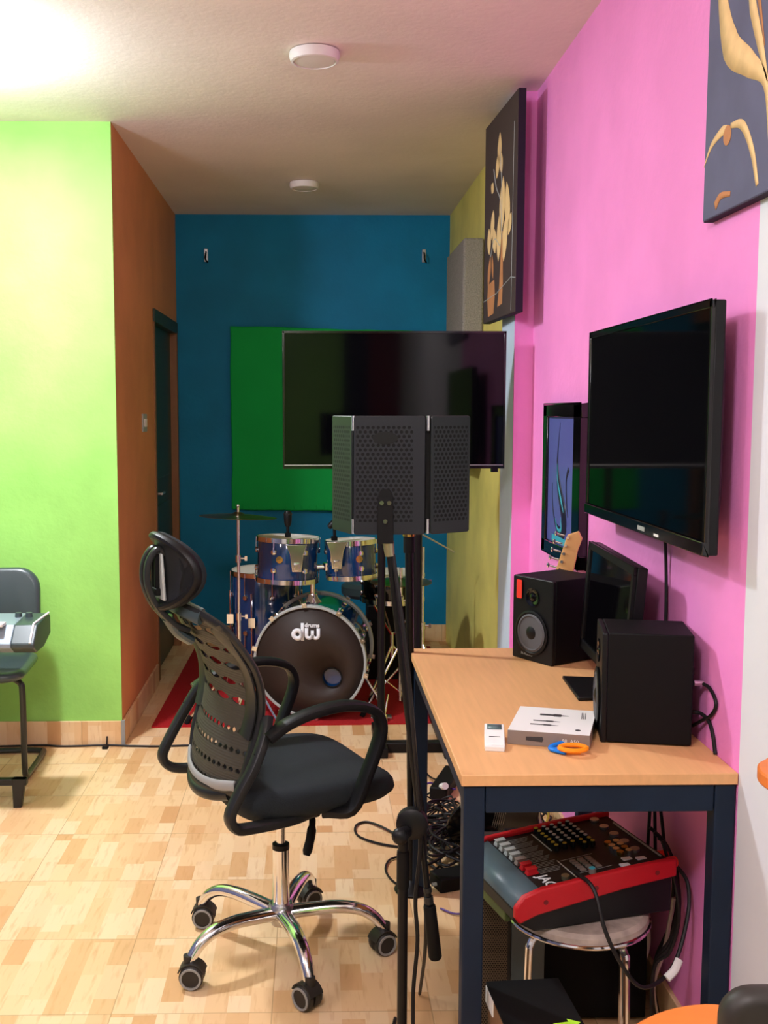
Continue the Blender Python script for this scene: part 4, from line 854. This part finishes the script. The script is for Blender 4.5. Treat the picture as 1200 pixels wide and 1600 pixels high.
# clutch
cl = Vector((SX+0.018, SY-0.005, 0.622))
MB().lathe([(0, -0.016), (0.024, -0.016), (0.033, -0.010), (0.033, 0.010), (0.024, 0.016), (0, 0.016)], cl, (0.15, 1, 0), n=30).build('clutch', 'black', t)
MB().cyl(cl+Vector((-0.012, -0.015, -0.012)), cl+Vector((-0.026, -0.035, -0.012)), 0.012, 0.016, n=16).sphere(cl+Vector((-0.028, -0.037, -0.013)), (0.018, 0.016, 0.018), 16).build('clutch_knob', 'black', t)
bt, bb_ = Vector((0.156, SY+0.012, 1.216)), Vector((0.262, SY+0.01, 0.315)); bd_ = (bb_-bt).normalized()
MB().cyl(bt, bb_-bd_*0.10, 0.0068, n=14).build('boom_arm', 'stk', t)
MB().lathe([(0, 0), (0.0125, 0), (0.0135, 0.004), (0.0145, 0.115), (0.012, 0.12), (0, 0.12)], bb_-bd_*0.12, bd_, n=20).build('counterweight', 'blackm', t)
MB().cyl(bb_-bd_*0.14, bb_-bd_*0.125, 0.010, n=14).cyl(bb_-bd_*0.16, bb_-bd_*0.15, 0.009, n=14).build('arm_collar', 'plastic', t)
MB().cyl(bt-bd_*0.0, bt+bd_*0.03, 0.012, 0.010, n=16).build('thread_collar', 'pearl', t)
cable([(0.166, SY+0.01, 1.19), (0.185, SY-0.01, 1.05), (0.20, SY-0.015, 0.92), (0.212, SY-0.015, 0.78), (0.222, SY-0.01, 0.66), (0.226, SY, 0.56), (0.217, SY, 0.45), (0.222, SY, 0.36), (0.214, SY, 0.25), (0.212, SY, 0.12), (0.20, SY+0.06, 0.04), (0.17, SY+0.14, 0.008), (0.2, SY+0.3, 0.006)], 'black microphone cable taped along the boom stand down to the floor', r=0.0045)
cable([(0.160, SY+0.02, 1.20), (0.176, SY+0.03, 1.08), (0.198, SY+0.03, 0.9), (0.216, SY+0.03, 0.75), (0.236, SY+0.03, 0.62), (0.24, SY+0.03, 0.52), (0.25, SY+0.1, 0.3), (0.27, SY+0.4, 0.01)], 'second black cable hanging behind the boom stand', r=0.0042)

# isolation shield: three perforated plates, opening away from the camera
t = thing('isolation_shield', 'black perforated microphone isolation shield on top of the boom stand', 'isolation shield', (0.160, SY, 1.232))
# local: centre plate spans x -0.078..0.070 ; z 0..0.243
def plate(x0, y0, x1, y1, name, mt, rim=True):
    L_ = math.hypot(x1-x0, y1-y0); a = math.atan2(y1-y0, x1-x0)
    o = MB().prism([(p_[0], p_[1]+0.1215) for p_ in rrect(L_, 0.243, 0.006)], (0, 0, 0), (1, 0, 0), (0, 0, 1), (0, 0.004, 0)).build(name, mt, t, bevel=0.0015)
    o.location = ((x0+x1)/2, (y0+y1)/2, 0); o.rotation_euler = (0, 0, a)
    e = MB().prism([(p_[0], p_[1]+0.1215) for p_ in rrect(L_-0.01, 0.233, 0.006)], (0, 0.005, 0), (1, 0, 0), (0, 0, 1), (0, 0.028, 0)).build('foam_lining', 'foam', t); e.location = o.location; e.rotation_euler = (0, 0, a)
    return o
plate(-0.076, 0.0, 0.070, 0.0, 'centre_plate', 'perf')
plate(-0.118, 0.105, -0.080, 0.006, 'side_wing', 'perfl')
plate(0.083, 0.003, 0.170, 0.055, 'side_wing', 'perfl')
for x in (-0.077, 0.076):
    for z in (0.002, 0.213): MB().cyl((x, 0.004, z), (x, 0.004, z+0.03), 0.0035, n=12).build('hinge', 'steel', t)
MB().bx(0.070, 0.083, 0.010, 0.016, 0.002, 0.241).build('gap_strip', 'gap', t)
MB().prism([(a*1.0, b) for a, b in [(-0.017, -0.018), (0.017, -0.018), (0.015, 0.08), (0.012, 0.089), (0.006, 0.094), (-0.006, 0.094), (-0.012, 0.089), (-0.015, 0.08)]], (-0.011, -0.001, -0.0), (1, 0, 0), (0, 0, 1), (0, -0.004, 0)).build('mount_bracket', 'blackm', t, bevel=0.001)
for x, z in ((-0.019, 0.066), (-0.004, 0.066), (-0.0115, 0.028)): MB().cyl((x, -0.004, z), (x, -0.009, z), 0.0052, 0.0045, n=14).build('bolt', 'chrome', t)
MB().prism(circ(0.026, 24, (-0.012, 0.198), 0.013), (0, 0.0, 0), (1, 0, 0), (0, 0, 1), (0, -0.0015, 0)).build('badge_plate', 'black', t)

t = thing('microphone_stand', 'straight black microphone stand on a round base, right behind the boom stand', 'microphone stand', (0.306, 3.15, 0), world=True)
MB().lathe([(0, 0), (0.052, 0), (0.055, 0.006), (0.05, 0.014), (0.02, 0.03), (0, 0.05)], (0.306, 3.15, 0), n=36).build('base', 'stk', t)
MB().cyl((0.306, 3.15, 0.02), (0.290, 3.15, 1.11), 0.0125, n=16).build('pole', 'stk', t)
MB().cyl((0.2905, 3.15, 1.06), (0.290, 3.15, 1.11), 0.017, n=16).build('grip', 'blackm', t)
MB().cyl((0.290, 3.15, 1.11), (0.290, 3.15, 1.118), 0.019, n=20).cyl((0.290, 3.15, 1.118), (0.290, 3.15, 1.14), 0.009, n=12).build('thread_ring', 'gold', t)

# ================================================================== DRUM KIT
GD = 'drum kit'
tag(MB().prism([(-0.76, 4.865), (0.50, 4.90), (0.72, 4.93), (0.74, 6.55), (-0.74, 6.55)], (0, 0, 0), (1, 0, 0), (0, 1, 0), (0, 0, 0.006)).build('carpet', 'carpet'), 'red carpet under the drum kit in front of the blue wall', 'carpet')
CZ = 0.006
def lug(b, p, d, l=0.0):
    d = Vector(d).normalized(); b.lathe([(0, 0), (0.013, 0.0), (0.015, 0.005), (0.012, 0.011), (0, 0.014)], p, d, 14)
def drum(name, label, c, r, h, axis, nlug, shell='dblue', headm='headw', rot0=0.0, badge=None, hoopm='chrome', cat='drum', rods=True):
    """c = centre of lower/front head; axis = direction to upper/rear head"""
    t = thing(name, label, cat, tuple(c), 0, GD, world=True); c = Vector(c); a = Vector(axis).normalized()
    MB().lathe([(r*0.97, 0.0), (r*0.985, 0.004), (r*0.985, h-0.004), (r*0.97, h)], c, a, 48).build('shell', shell, t)
    hh = 0.022
    for q in (0, 1):
        o = c+a*(h*q); dd = a if q else -a
        MB().lathe([(r*1.0, -0.012), (r*1.035, -0.012), (r*1.035, hh*0.5), (r*1.0, hh*0.5)], o, dd, 48, closed=True).build('hoop', hoopm, t)
        MB().lathe([(0, 0.0), (r*0.995, 0.0), (r*0.995, 0.003), (0, 0.003)], o, dd, 48).build('drum_head', headm if not (q and headm == 'head') else 'headw', t)
    u = a.orthogonal().normalized(); v = a.cross(u)
    for k in range(nlug):
        th = rot0+2*PI*k/nlug; d = u*math.cos(th)+v*math.sin(th); b = MB()
        for hq in ((0.28, 0.72) if rods else (0.5,)): lug(b, c+a*(h*hq)+d*r*0.98, d)
        if rods: b.cyl(c+a*(-0.008)+d*r*1.035, c+a*(h*0.28)+d*r*1.03, 0.003, n=8).cyl(c+a*(h*0.72)+d*r*1.03, c+a*(h+0.008)+d*r*1.035, 0.003, n=8)
        b.build('lug', 'chrome', t)
    if badge is not None:
        d = Vector(badge).normalized(); d = (d-a*d.dot(a)).normalized()
        MB().lathe([(0, 0), (0.017, 0), (0.017, 0.003), (0, 0.004)], c+a*h*0.55+d*r*0.985, d, 20).build('badge', 'gold', t)
    return t
# bass drum
BC = Vector((-0.015, 4.95, 0.292)); BR = 0.264; BA = Vector((0.14, 1, 0)).normalized()
t = thing('bass_drum', 'big bass drum with black front head and white lettering on the red carpet', 'drum', (-0.005, 5.15, CZ), 0, GD, world=True)
MB().lathe([(BR, 0.03), (BR*1.0, 0.40)], BC, BA, 64).build('shell', 'dblue', t)
MB().lathe([(BR*0.985, 0.0), (BR*1.035, 0.0), (BR*1.035, 0.032), (BR*0.985, 0.032)], BC, BA, 64, closed=True).build('front_hoop', 'steel' if False else 'greyp', t, bevel=0.003)
MB().lathe([(BR*0.985, 0.39), (BR*1.035, 0.39), (BR*1.035, 0.42), (BR*0.985, 0.42)], BC, BA, 64, closed=True).build('rear_hoop', 'greyp', t, bevel=0.003)
hcx, hcz, hr = 0.092, 0.217, 0.043    # port hole
hd_ = MB(); N = 64
outer = [Vector((BC.x+BR*0.99*math.cos(2*PI*k/N), BC.y+0.010-BR*0.13*math.cos(2*PI*k/N), BC.z+BR*0.99*math.sin(2*PI*k/N))) for k in range(N)]
inner = [Vector((hcx+hr*math.cos(2*PI*k/N), BC.y+0.010-0.14*(hcx-BC.x+hr*math.cos(2*PI*k/N)), hcz+hr*math.sin(2*PI*k/N))) for k in range(N)]
hd_.add(outer+inner, [(k, (k+1) % N, N+(k+1) % N, N+k) for k in range(N)]); hd_.build('front_head', 'head', t, solid=0.002)
MB().lathe([(hr, -0.002), (hr+0.006, -0.003), (hr+0.006, 0.001), (hr, 0.001)], (hcx, BC.y-0.006, hcz), BA, 40, closed=True).build('port_ring', 'gap', t)
MB().lathe([(0, 0.3), (BR*0.98, 0.3)], BC, BA, 40).build('inner_damping', 'foam', t)
MB().box((hcx+0.04, BC.y+0.09, hcz-0.03), (0.09, 0.06, 0.06), Euler((0.3, 0.5, 0)).to_matrix()).build('cushion', 'greyp', t, bevel=0.015)
for k in range(10):
    th = 2*PI*(k+0.5)/10+0.10; AX = Vector((BA.y, -BA.x, 0)); d = AX*math.cos(th)+Vector((0, 0, math.sin(th))); b = MB()
    b.box(BC+d*(BR*1.04)+BA*0.004, (0.022, 0.02, 0.022), Matrix.Rotation(-th, 3, 'Y')); b.cyl(BC+d*(BR*1.06)+BA*-0.012, BC+d*(BR*1.06)+BA*0.13, 0.0035, n=8)
    lug(b, BC+d*BR+BA*0.13, d); b.box(BC+d*(BR*1.04)+BA*0.405, (0.022, 0.02, 0.022), Matrix.Rotation(-th, 3, 'Y')); lug(b, BC+d*BR+BA*0.29, d)
    b.build('tension_claw', 'chrome', t)
# logo: drums / dw
lo = BC+Vector((-0.022, 0.0085, 0.147)); lg = MB(); U = Vector((BA.y, -BA.x, 0)); V = Vector((0, 0, 1))
def ann(b, cx, cz, ro, ri, a0=0, a1=360, n=22):
    ps = []
    for k in range(n+1): a = math.radians(a0+(a1-a0)*k/n); ps.append((cx+ro*math.cos(a), cz+ro*math.sin(a), cx+ri*math.cos(a), cz+ri*math.sin(a)))
    vs = []
    for (x, z, x2, z2) in ps: vs += [lo+U*x+V*z, lo+U*x2+V*z2]
    b.add(vs, [(2*k, 2*k+2, 2*k+3, 2*k+1) for k in range(n)])
def rc(b, x0, x1, z0, z1): b.add([lo+U*x0+V*z0, lo+U*x1+V*z0, lo+U*x1+V*z1, lo+U*x0+V*z1], [(0, 1, 2, 3)])
ann(lg, -0.036, -0.016, 0.030, 0.009); rc(lg, -0.020, -0.004, -0.046, 0.040)
ann(lg, 0.020, -0.020, 0.021, 0.004, 180, 360); ann(lg, 0.052, -0.020, 0.021, 0.004, 180, 360)
rc(lg, -0.001, 0.016, -0.020, 0.016); rc(lg, 0.028, 0.044, -0.036, 0.004); rc(lg, 0.056, 0.073, -0.020, 0.016)
lg.build('logo', 'paperw', t, solid=0.001)
text_mesh('logo_word', 'drums', 0.028, lo+U*0.034+V*0.029, U, (0, 0, 1), 'paperw', t, 0.0005, 0.0012)
for sx in (-1, 1):
    MB().sweep([(BC.x+sx*0.25, 5.06, 0.22), (BC.x+sx*0.33, 5.0, 0.10), (BC.x+sx*0.36, 4.93, CZ+0.012)], 0.007, n=10).cyl((BC.x+sx*0.358, 4.935, CZ+0.03), (BC.x+sx*0.362, 4.925, CZ+0.002), 0.011, n=10).build('spur', 'chrome', t)
MB().lathe([(0, 0), (0.05, 0), (0.045, 0.012), (0.028, 0.03), (0.022, 0.05), (0, 0.05)], (0.0, 5.12, BC.z+BR-0.012), n=24).build('tom_mount', 'chrome', t)
MB().cyl((0.0, 5.12, BC.z+BR+0.02), (0.0, 5.12, 0.72), 0.012, n=14).build('tom_post', 'chrome', t)
MB().cyl((-0.06, 5.12, 0.722), (0.07, 5.12, 0.725), 0.014, n=12).cyl((-0.06, 5.12, 0.71), (-0.06, 5.12, 0.745), 0.02, n=14).cyl((0.07, 5.12, 0.71), (0.07, 5.12, 0.745), 0.02, n=14).build('tom_bracket', 'chrome', t)
MB().sweep(smoothpath([(-0.06, 5.11, 0.73), (-0.075, 5.08, 0.725), (-0.085, 5.06, 0.74), (-0.088, 5.03, 0.80)]), 0.006, n=8).sweep(smoothpath([(0.07, 5.11, 0.73), (0.085, 5.08, 0.735), (0.09, 5.05, 0.76), (0.09, 5.03, 0.81)]), 0.006, n=8).build('l_rod', 'chrome', t)
tm1 = drum('tom_drum', 'larger blue tom on the left above the bass drum', (-0.125, 5.12, 0.665), 0.150, 0.20, (0.03, 0.03, 1), 6, rot0=0.35, badge=(-0.25, -1, 0))
tm2 = drum('tom_drum', 'smaller blue tom on the right above the bass drum', (0.192, 5.12, 0.680), 0.122, 0.17, (-0.04, 0.03, 1), 6, rot0=0.1, badge=(0.3, -1, 0))
for tt_, cx, r_, z_ in ((tm1, -0.075, 0.150, 0.76), (tm2, 0.115, 0.122, 0.77)):
    MB().prism([(-0.05, 0.095), (0.05, 0.095), (0.032, 0.05), (0.022, -0.035), (-0.022, -0.035), (-0.032, 0.05)], (cx, 5.115-r_-0.014, z_), (1, 0, 0), (0, 0, 1), (0, 0.006, 0)).build('suspension_plate', 'chrome', tt_, bevel=0.002)
    MB().box((cx, 5.09-r_, z_-0.01), (0.03, 0.02, 0.035)).build('rod_clamp', 'chrome', tt_, bevel=0.004)
ft = drum('floor_tom', 'deep blue floor tom standing behind the bass drum on the left', (-0.245, 5.55, 0.22), 0.185, 0.42, (0, 0, 1), 8, rot0=0.2)
for th in (200, 250, 330, 90):
    a = math.radians(th); x, y = -0.245+0.20*math.cos(a), 5.55+0.20*math.sin(a)
    MB().sweep(smoothpath([(x, y, 0.55), (x, y, 0.2), (x+0.02*math.cos(a), y+0.02*math.sin(a), 0.06), (x+0.03*math.cos(a), y+0.03*math.sin(a), CZ)]), 0.0055, n=8).box((x, y, 0.40), (0.035, 0.03, 0.05)).build('leg', 'chrome', ft)
sd_ = drum('snare_drum', 'shallow dark snare drum partly hidden behind the stand poles', (0.42, 5.50, 0.50), 0.165, 0.13, (0, 0, 1), 8, shell='gloss', rot0=0.2)
b = MB()
for k in range(3):
    a = math.radians(90+120*k+20); b.sweep([(0.42, 5.5, 0.30), (0.42+0.16*math.cos(a), 5.5+0.16*math.sin(a), 0.485)], 0.006, n=8).sweep([(0.42, 5.5, 0.25), (0.42+0.19*math.cos(a), 5.5+0.19*math.sin(a), CZ+0.006)], 0.007, n=8)
b.cyl((0.42, 5.5, 0.18), (0.42, 5.5, 0.32), 0.011, n=12)
tag(b.build('snare_stand', 'chrome'), 'chrome tripod stand beneath the snare drum', 'stand')

def tripod_stand(name, label, x, y, top, spread=0.26, r=0.0085, legz=0.30, rot=20, m='chrome', group='drum hardware'):
    t = thing(name, label, 'stand', (x, y, CZ), 0, group)
    MB().cyl((0, 0, 0.06), (0, 0, top*0.5), r*1.2, n=12).cyl((0, 0, top*0.5), (0, 0, top), r*0.85, n=12).build('pole', m, t)
    for zz in (top*0.5, top*0.78): MB().lathe([(0, -0.02), (r*1.7, -0.02), (r*1.7, 0.015), (0, 0.02)], (0, 0, zz), n=14).cyl((0, 0, zz), (0.032, -0.01, zz), 0.004, n=8).box((0.036, -0.012, zz), (0.012, 0.004, 0.022)).build('wing_clamp', m, t)
    for k in range(3):
        a = math.radians(rot+120*k); c, s_ = math.cos(a), math.sin(a)
        lg_ = MB().sweep([(0.01*c, 0.01*s_, legz), (spread*0.8*c, spread*0.8*s_, 0.07), (spread*c, spread*s_, 0.012)], 0.0065, n=8).sweep([(0, 0, 0.10), (spread*0.45*c, spread*0.45*s_, 0.175)], 0.004, n=6).build('tripod_leg', m, t)
        f_ = MB().cyl((spread*0.93*c, spread*0.93*s_, 0.035), (spread*1.02*c, spread*1.02*s_, 0.0), 0.013, n=10).build('rubber_foot', 'gap', lg_)
    return t
cs_ = tripod_stand('cymbal_stand', 'thin chrome cymbal stand left of the drum kit', -0.353, 5.0, 1.00, rot=80)
t = thing('cymbal', 'thin dark cymbal seen edge on at the top of the left stand', 'cymbal', (-0.353, 5.0, 0.99), 0)
tl = Euler((math.radians(-2), math.radians(2.5), 0)).to_matrix(); b = MB().lathe([(0.008, 0.018), (0.02, 0.016), (0.03, 0.008), (0.10, 0.003), (0.185, -0.006), (0.185, -0.0075), (0.10, 0.001), (0.03, 0.006), (0.02, 0.014), (0.008, 0.016)], n=48, closed=True)
b.v = [tl@v_ for v_ in b.v]; b.build('bronze_disc', 'brass', t)
MB().cyl((0, 0, 0.012), (0, 0, 0.04), 0.006, n=10).sphere((0, 0, 0.045), 0.009, 10).build('wing_nut', 'chrome', t)
cs2 = tripod_stand('cymbal_stand', 'chrome boom cymbal stand between the television pole and the yellow wall', 0.555, 5.25, 0.80, rot=50)
MB().sweep([(-0.03, 0.0, 0.90), (0.0, 0, 0.86), (0.16, 0.02, 0.77)], 0.004, n=8).build('boom_arm', 'steel', cs2)
hs = tripod_stand('hi_hat_stand', 'chrome hi hat stand with pedal right of the bass drum', 0.43, 5.08, 0.72, spread=0.20, rot=200, legz=0.33)
t = thing('hi_hat', 'pair of hi hat cymbals on the stand right of the bass drum', 'cymbal', (0.43, 5.08, 0.70), 0)
MB().lathe([(0.01, 0.02), (0.03, 0.015), (0.15, 0.002), (0.15, 0.0), (0.03, 0.012), (0.01, 0.016)], n=40, closed=True).build('upper_cymbal', 'brass', t); MB().lathe([(0.01, -0.02), (0.03, -0.015), (0.15, -0.002), (0.15, -0.001), (0.03, -0.012), (0.01, -0.016)], n=40, closed=True).build('lower_cymbal', 'brass', t)
for o_ in (t,): o_.location = (0.43, 5.08, 0.655)
t = thing('drum_throne', 'round black drum stool behind the kit', 'stool', (0.33, 6.0, CZ), 0)
MB().lathe([(0, 0), (0.15, 0), (0.165, 0.02), (0.165, 0.06), (0.14, 0.08), (0, 0.085)], (0, 0, 0.42), n=32).build('seat', 'vinyl', t)
MB().cyl((0, 0, 0.1), (0, 0, 0.43), 0.014, n=12).build('post', 'chrome', t)
for k in range(3):
    a = math.radians(30+120*k); MB().sweep([(0, 0, 0.3), (0.2*math.cos(a), 0.2*math.sin(a), 0.012)], 0.009, n=8).build('leg', 'chrome', t)
t = thing('amplifier', 'dark amplifier cabinet behind the drums on the right', 'amplifier', (0.45, 5.75, CZ), 0, world=True)
MB().bx(0.30, 0.60, 5.72, 5.9, CZ, 0.42).build('cabinet', 'blackm', t, bevel=0.006)
MB().bx(0.32, 0.58, 5.714, 5.721, 0.04, 0.34).build('grille', 'foam', t)
t = thing('bass_pedal', 'chrome bass drum pedal rods low beside the bass drum', 'pedal', (0.33, 4.98, CZ), 0)
MB().sweep([(0.0, 0.02, 0.20), (0.01, 0.0, 0.12), (-0.012, -0.01, 0.02)], 0.005, n=8).sweep([(0.035, 0.03, 0.11), (0.02, 0.0, 0.03), (0.012, -0.01, 0.008)], 0.005, n=8).build('rod', 'chrome', t)
MB().box((0.0, 0.0, 0.006), (0.10, 0.05, 0.012)).build('plate', 'steel', t, bevel=0.002)

# clip-on drum microphones
def drum_mic(loc, rz, tilt, label):
    t = thing('drum_microphone', label, 'microphone', loc, rz, 'clip on drum microphones')
    MB().sweep(smoothpath([(0, 0, -0.01), (0, -0.004, 0.02), (0, 0.0, 0.05)]), 0.008, n=8).box((0, 0, 0.0), (0.028, 0.02, 0.02)).build('clip', 'blackm', t, bevel=0.002)
    a = Vector((math.sin(tilt), 0.0, math.cos(tilt)))
    MB().lathe([(0, -0.035), (0.011, -0.035), (0.017, -0.02), (0.019, 0.0), (0.019, 0.03), (0.014, 0.04), (0, 0.042)], Vector((0, 0, 0.075)), a, 20).build('capsule', 'black', t)
    MB().lathe([(0.018, 0.02), (0.0205, 0.022), (0.0205, 0.028), (0.018, 0.03)], Vector((0, 0, 0.075)), a, 20, closed=True).build('ring', 'plastic', t)
    return t
drum_mic((-0.118, 5.02, 0.895), 0, 0.0, 'black clip on microphone upright on the rim of the larger tom')
drum_mic((0.105, 5.06, 0.872), 0.3, 0.95, 'black clip on microphone tilted on the rim of the smaller tom')

# ================================================================== LEFT: CHAIR AND KEYBOARD
t = thing('stacking_chair', 'dark vinyl chair with tubular frame against the green wall', 'chair', (-1.362, 4.25, 0), math.radians(4))
def cushion(b, cx, cy, cz, sx, sy, th, up, rad=0.06):
    pass
bk = []
for off, sc_ in ((-0.022, 0.90), (-0.018, 0.97), (0, 1.0), (0.018, 0.97), (0.022, 0.90)):
    bk.append([Vector((a*sc_, 0.155+off+0.10*(b/0.30)*0.3-0.35*(a*a)*0.4, 0.665+b*sc_)) for a, b in rrect(0.455, 0.33, 0.09, 6)])
MB().loft(bk).build('backrest', 'vinyl', t, smooth=60)
st_ = []
for off, sc_ in ((-0.02, 0.92), (-0.012, 0.98), (0.0, 1.0), (0.014, 0.98), (0.022, 0.88), (0.024, 0.5)):
    st_.append([Vector((a*sc_, -0.04+b*sc_*1.0, 0.455+off)) for a, b in rrect(0.44, 0.42, 0.08, 6)])
MB().loft(st_).build('seat', 'vinyl', t, smooth=60)
for sx in (-1, 1):
    MB().sweep(smoothpath([(sx*0.15, -0.12, 0.43), (sx*0.19, -0.13, 0.41), (sx*0.20, -0.135, 0.36), (sx*0.20, -0.13, 0.08), (sx*0.20, -0.11, 0.025), (sx*0.20, -0.06, 0.014), (sx*0.21, 0.20, 0.014), (sx*0.19, 0.24, 0.014), (sx*0.10, 0.25, 0.014), (0, 0.25, 0.014)], 5), 0.0125, n=10).build('leg', 'chairleg', t)
    MB().sweep(smoothpath([(sx*0.16, 0.10, 0.43), (sx*0.17, 0.16, 0.45), (sx*0.17, 0.185, 0.55), (sx*0.16, 0.19, 0.70)]), 0.010, n=10).build('back_support', 'chairleg', t)
    MB().bx(sx*0.19-0.012, sx*0.19+0.012, -0.30, -0.10, 0.04, 0.055).build('foot_bar', 'chairleg', t) if False else None

t = thing('keyboard', 'end of a silver grey electronic keyboard in front of the vinyl chair', 'keyboard', (-1.45, 3.88, 0.62), 0, world=True)
# cross-section in (y,z), running along x; right end at x=-0.985
sec = [(3.80, 0.625), (3.80, 0.64), (3.86, 0.70), (4.02, 0.712), (4.05, 0.70), (4.05, 0.63), (3.95, 0.60), (3.84, 0.60)]
MB().prism(sec, (-2.0, 0, 0), (0, 1, 0), (0, 0, 1), (0.90, 0, 0)).build('case', 'kbsil', t, bevel=0.003)
MB().prism([(a, b) for a, b in sec], (-1.10, 0, 0), (0, 1, 0), (0, 0, 1), (0.085, 0, 0)).build('end_cheek', 'vinyl', t, bevel=0.004)
MB().sweep([(-1.03, 3.80, 0.642), (-1.03, 3.86, 0.703), (-1.014, 4.02, 0.714)], 0.004, n=8).build('edge_trim', 'whitep', t)
for x in (-1.115, -1.075): MB().lathe([(0, 0), (0.014, 0), (0.012, 0.018), (0, 0.02)], (x, 3.97, 0.706), n=16).build('knob', 'vinyl', t)
MB().bx(-1.95, -1.13, 3.81, 3.86, 0.70, 0.712).build('key_slip', 'whitep', t, bevel=0.002)
t = thing('keyboard_stand', 'dark metal keyboard stand foot on the floor at the left edge', 'stand', (-1.2, 3.9, 0), 0, world=True)
MB().bx(-1.55, -1.075, 3.865, 3.895, 0.085, 0.110).build('cross_bar', 'plastic', t, bevel=0.003)
MB().loft([[Vector((-1.112+a, 3.88+b, 0.0)) for a, b in rrect(0.030, 0.03, 0.005)], [Vector((-1.104+a, 3.88+b, 0.11)) for a, b in rrect(0.05, 0.034, 0.005)]]).build('foot', 'plastic', t)
MB().cyl((-1.34, 3.90, 0.10), (-1.34, 3.96, 0.605), 0.011, n=12).build('upright', 'stk', t)
MB().bx(-1.36, -1.32, 3.83, 4.03, 0.585, 0.6).build('support_arm', 'stk', t)

# ================================================================== RIGHT FOREGROUND
t = thing('tablet_chair', 'black backed chair with an orange writing tablet in the bottom right corner', 'chair', (0.625, 1.12, 0), 0)
bk = []
for off, sc_ in ((-0.018, 0.95), (-0.013, 0.985), (0, 1.0), (0.013, 0.985), (0.018, 0.95)):
    bk.append([Vector((a*sc_, -0.05+off+0.25*a*a, 0.695+b*sc_)) for a, b in rrect(0.37, 0.34, 0.035, 6)])
MB().loft(bk).build('backrest', 'caster', t, smooth=60)
MB().prism([(a, b) for a, b in rrect(0.40, 0.40, 0.05)], (0, 0.15, 0.43), (1, 0, 0), (0, 1, 0), (0, 0, 0.03)).build('seat', 'black', t, bevel=0.01)
for sx in (-1, 1):
    for y in (-0.03, 0.33): MB().cyl((sx*0.18, y, 0.435), (sx*0.19, y, 0.0), 0.011, n=10).build('leg', 'chrome', t)
    MB().cyl((sx*0.15, -0.01, 0.44), (sx*0.15, -0.03, 0.6), 0.011, n=10).build('back_support', 'chrome', t)
MB().prism([(p.x, p.y) for p in smoothpath([(x, y, 0) for x, y in ((-0.28, -0.12), (-0.30, 0.03), (-0.24, 0.135), (-0.16, 0.195), (-0.08, 0.205), (-0.05, 0.15), (-0.06, -0.02), (-0.15, -0.12))], 6, True)], (0, 0, 0.682), (1, 0, 0), (0, 1, 0), (0, 0, 0.018)).build('writing_tablet', 'orangew', t, bevel=0.004)
MB().sweep(smoothpath([(-0.19, 0.1, 0.44), (-0.23, 0.1, 0.5), (-0.2, 0.1, 0.68)]), 0.010, n=8).build('tablet_arm', 'chrome', t)
t = thing('tablet_board', 'orange writing tablet board with a rounded corner, set on the white wall at the right edge', 'chair_tablet', (0.76, 1.6, 0.97), world=True)  # writing tablet of an unmodelled chair, put on the wall instead
MB().prism([(p.x, p.y) for p in smoothpath([(x, y, 0) for x, y in ((0.858, 1.36), (0.72, 1.39), (0.678, 1.44), (0.664, 1.50), (0.674, 1.545), (0.704, 1.578), (0.78, 1.66), (0.858, 1.75))], 6, False)], (0, 0, 0.932), (1, 0, 0), (0, 1, 0), (0, 0, 0.02)).build('board', 'orangew', t, bevel=0.003)
MB().bx(0.74, 0.861, 1.38, 1.41, 0.915, 0.932).build('bracket', 'orangew', t)

for o in WORLD_ROOTS:
    if '_w' in o: del o['_w']
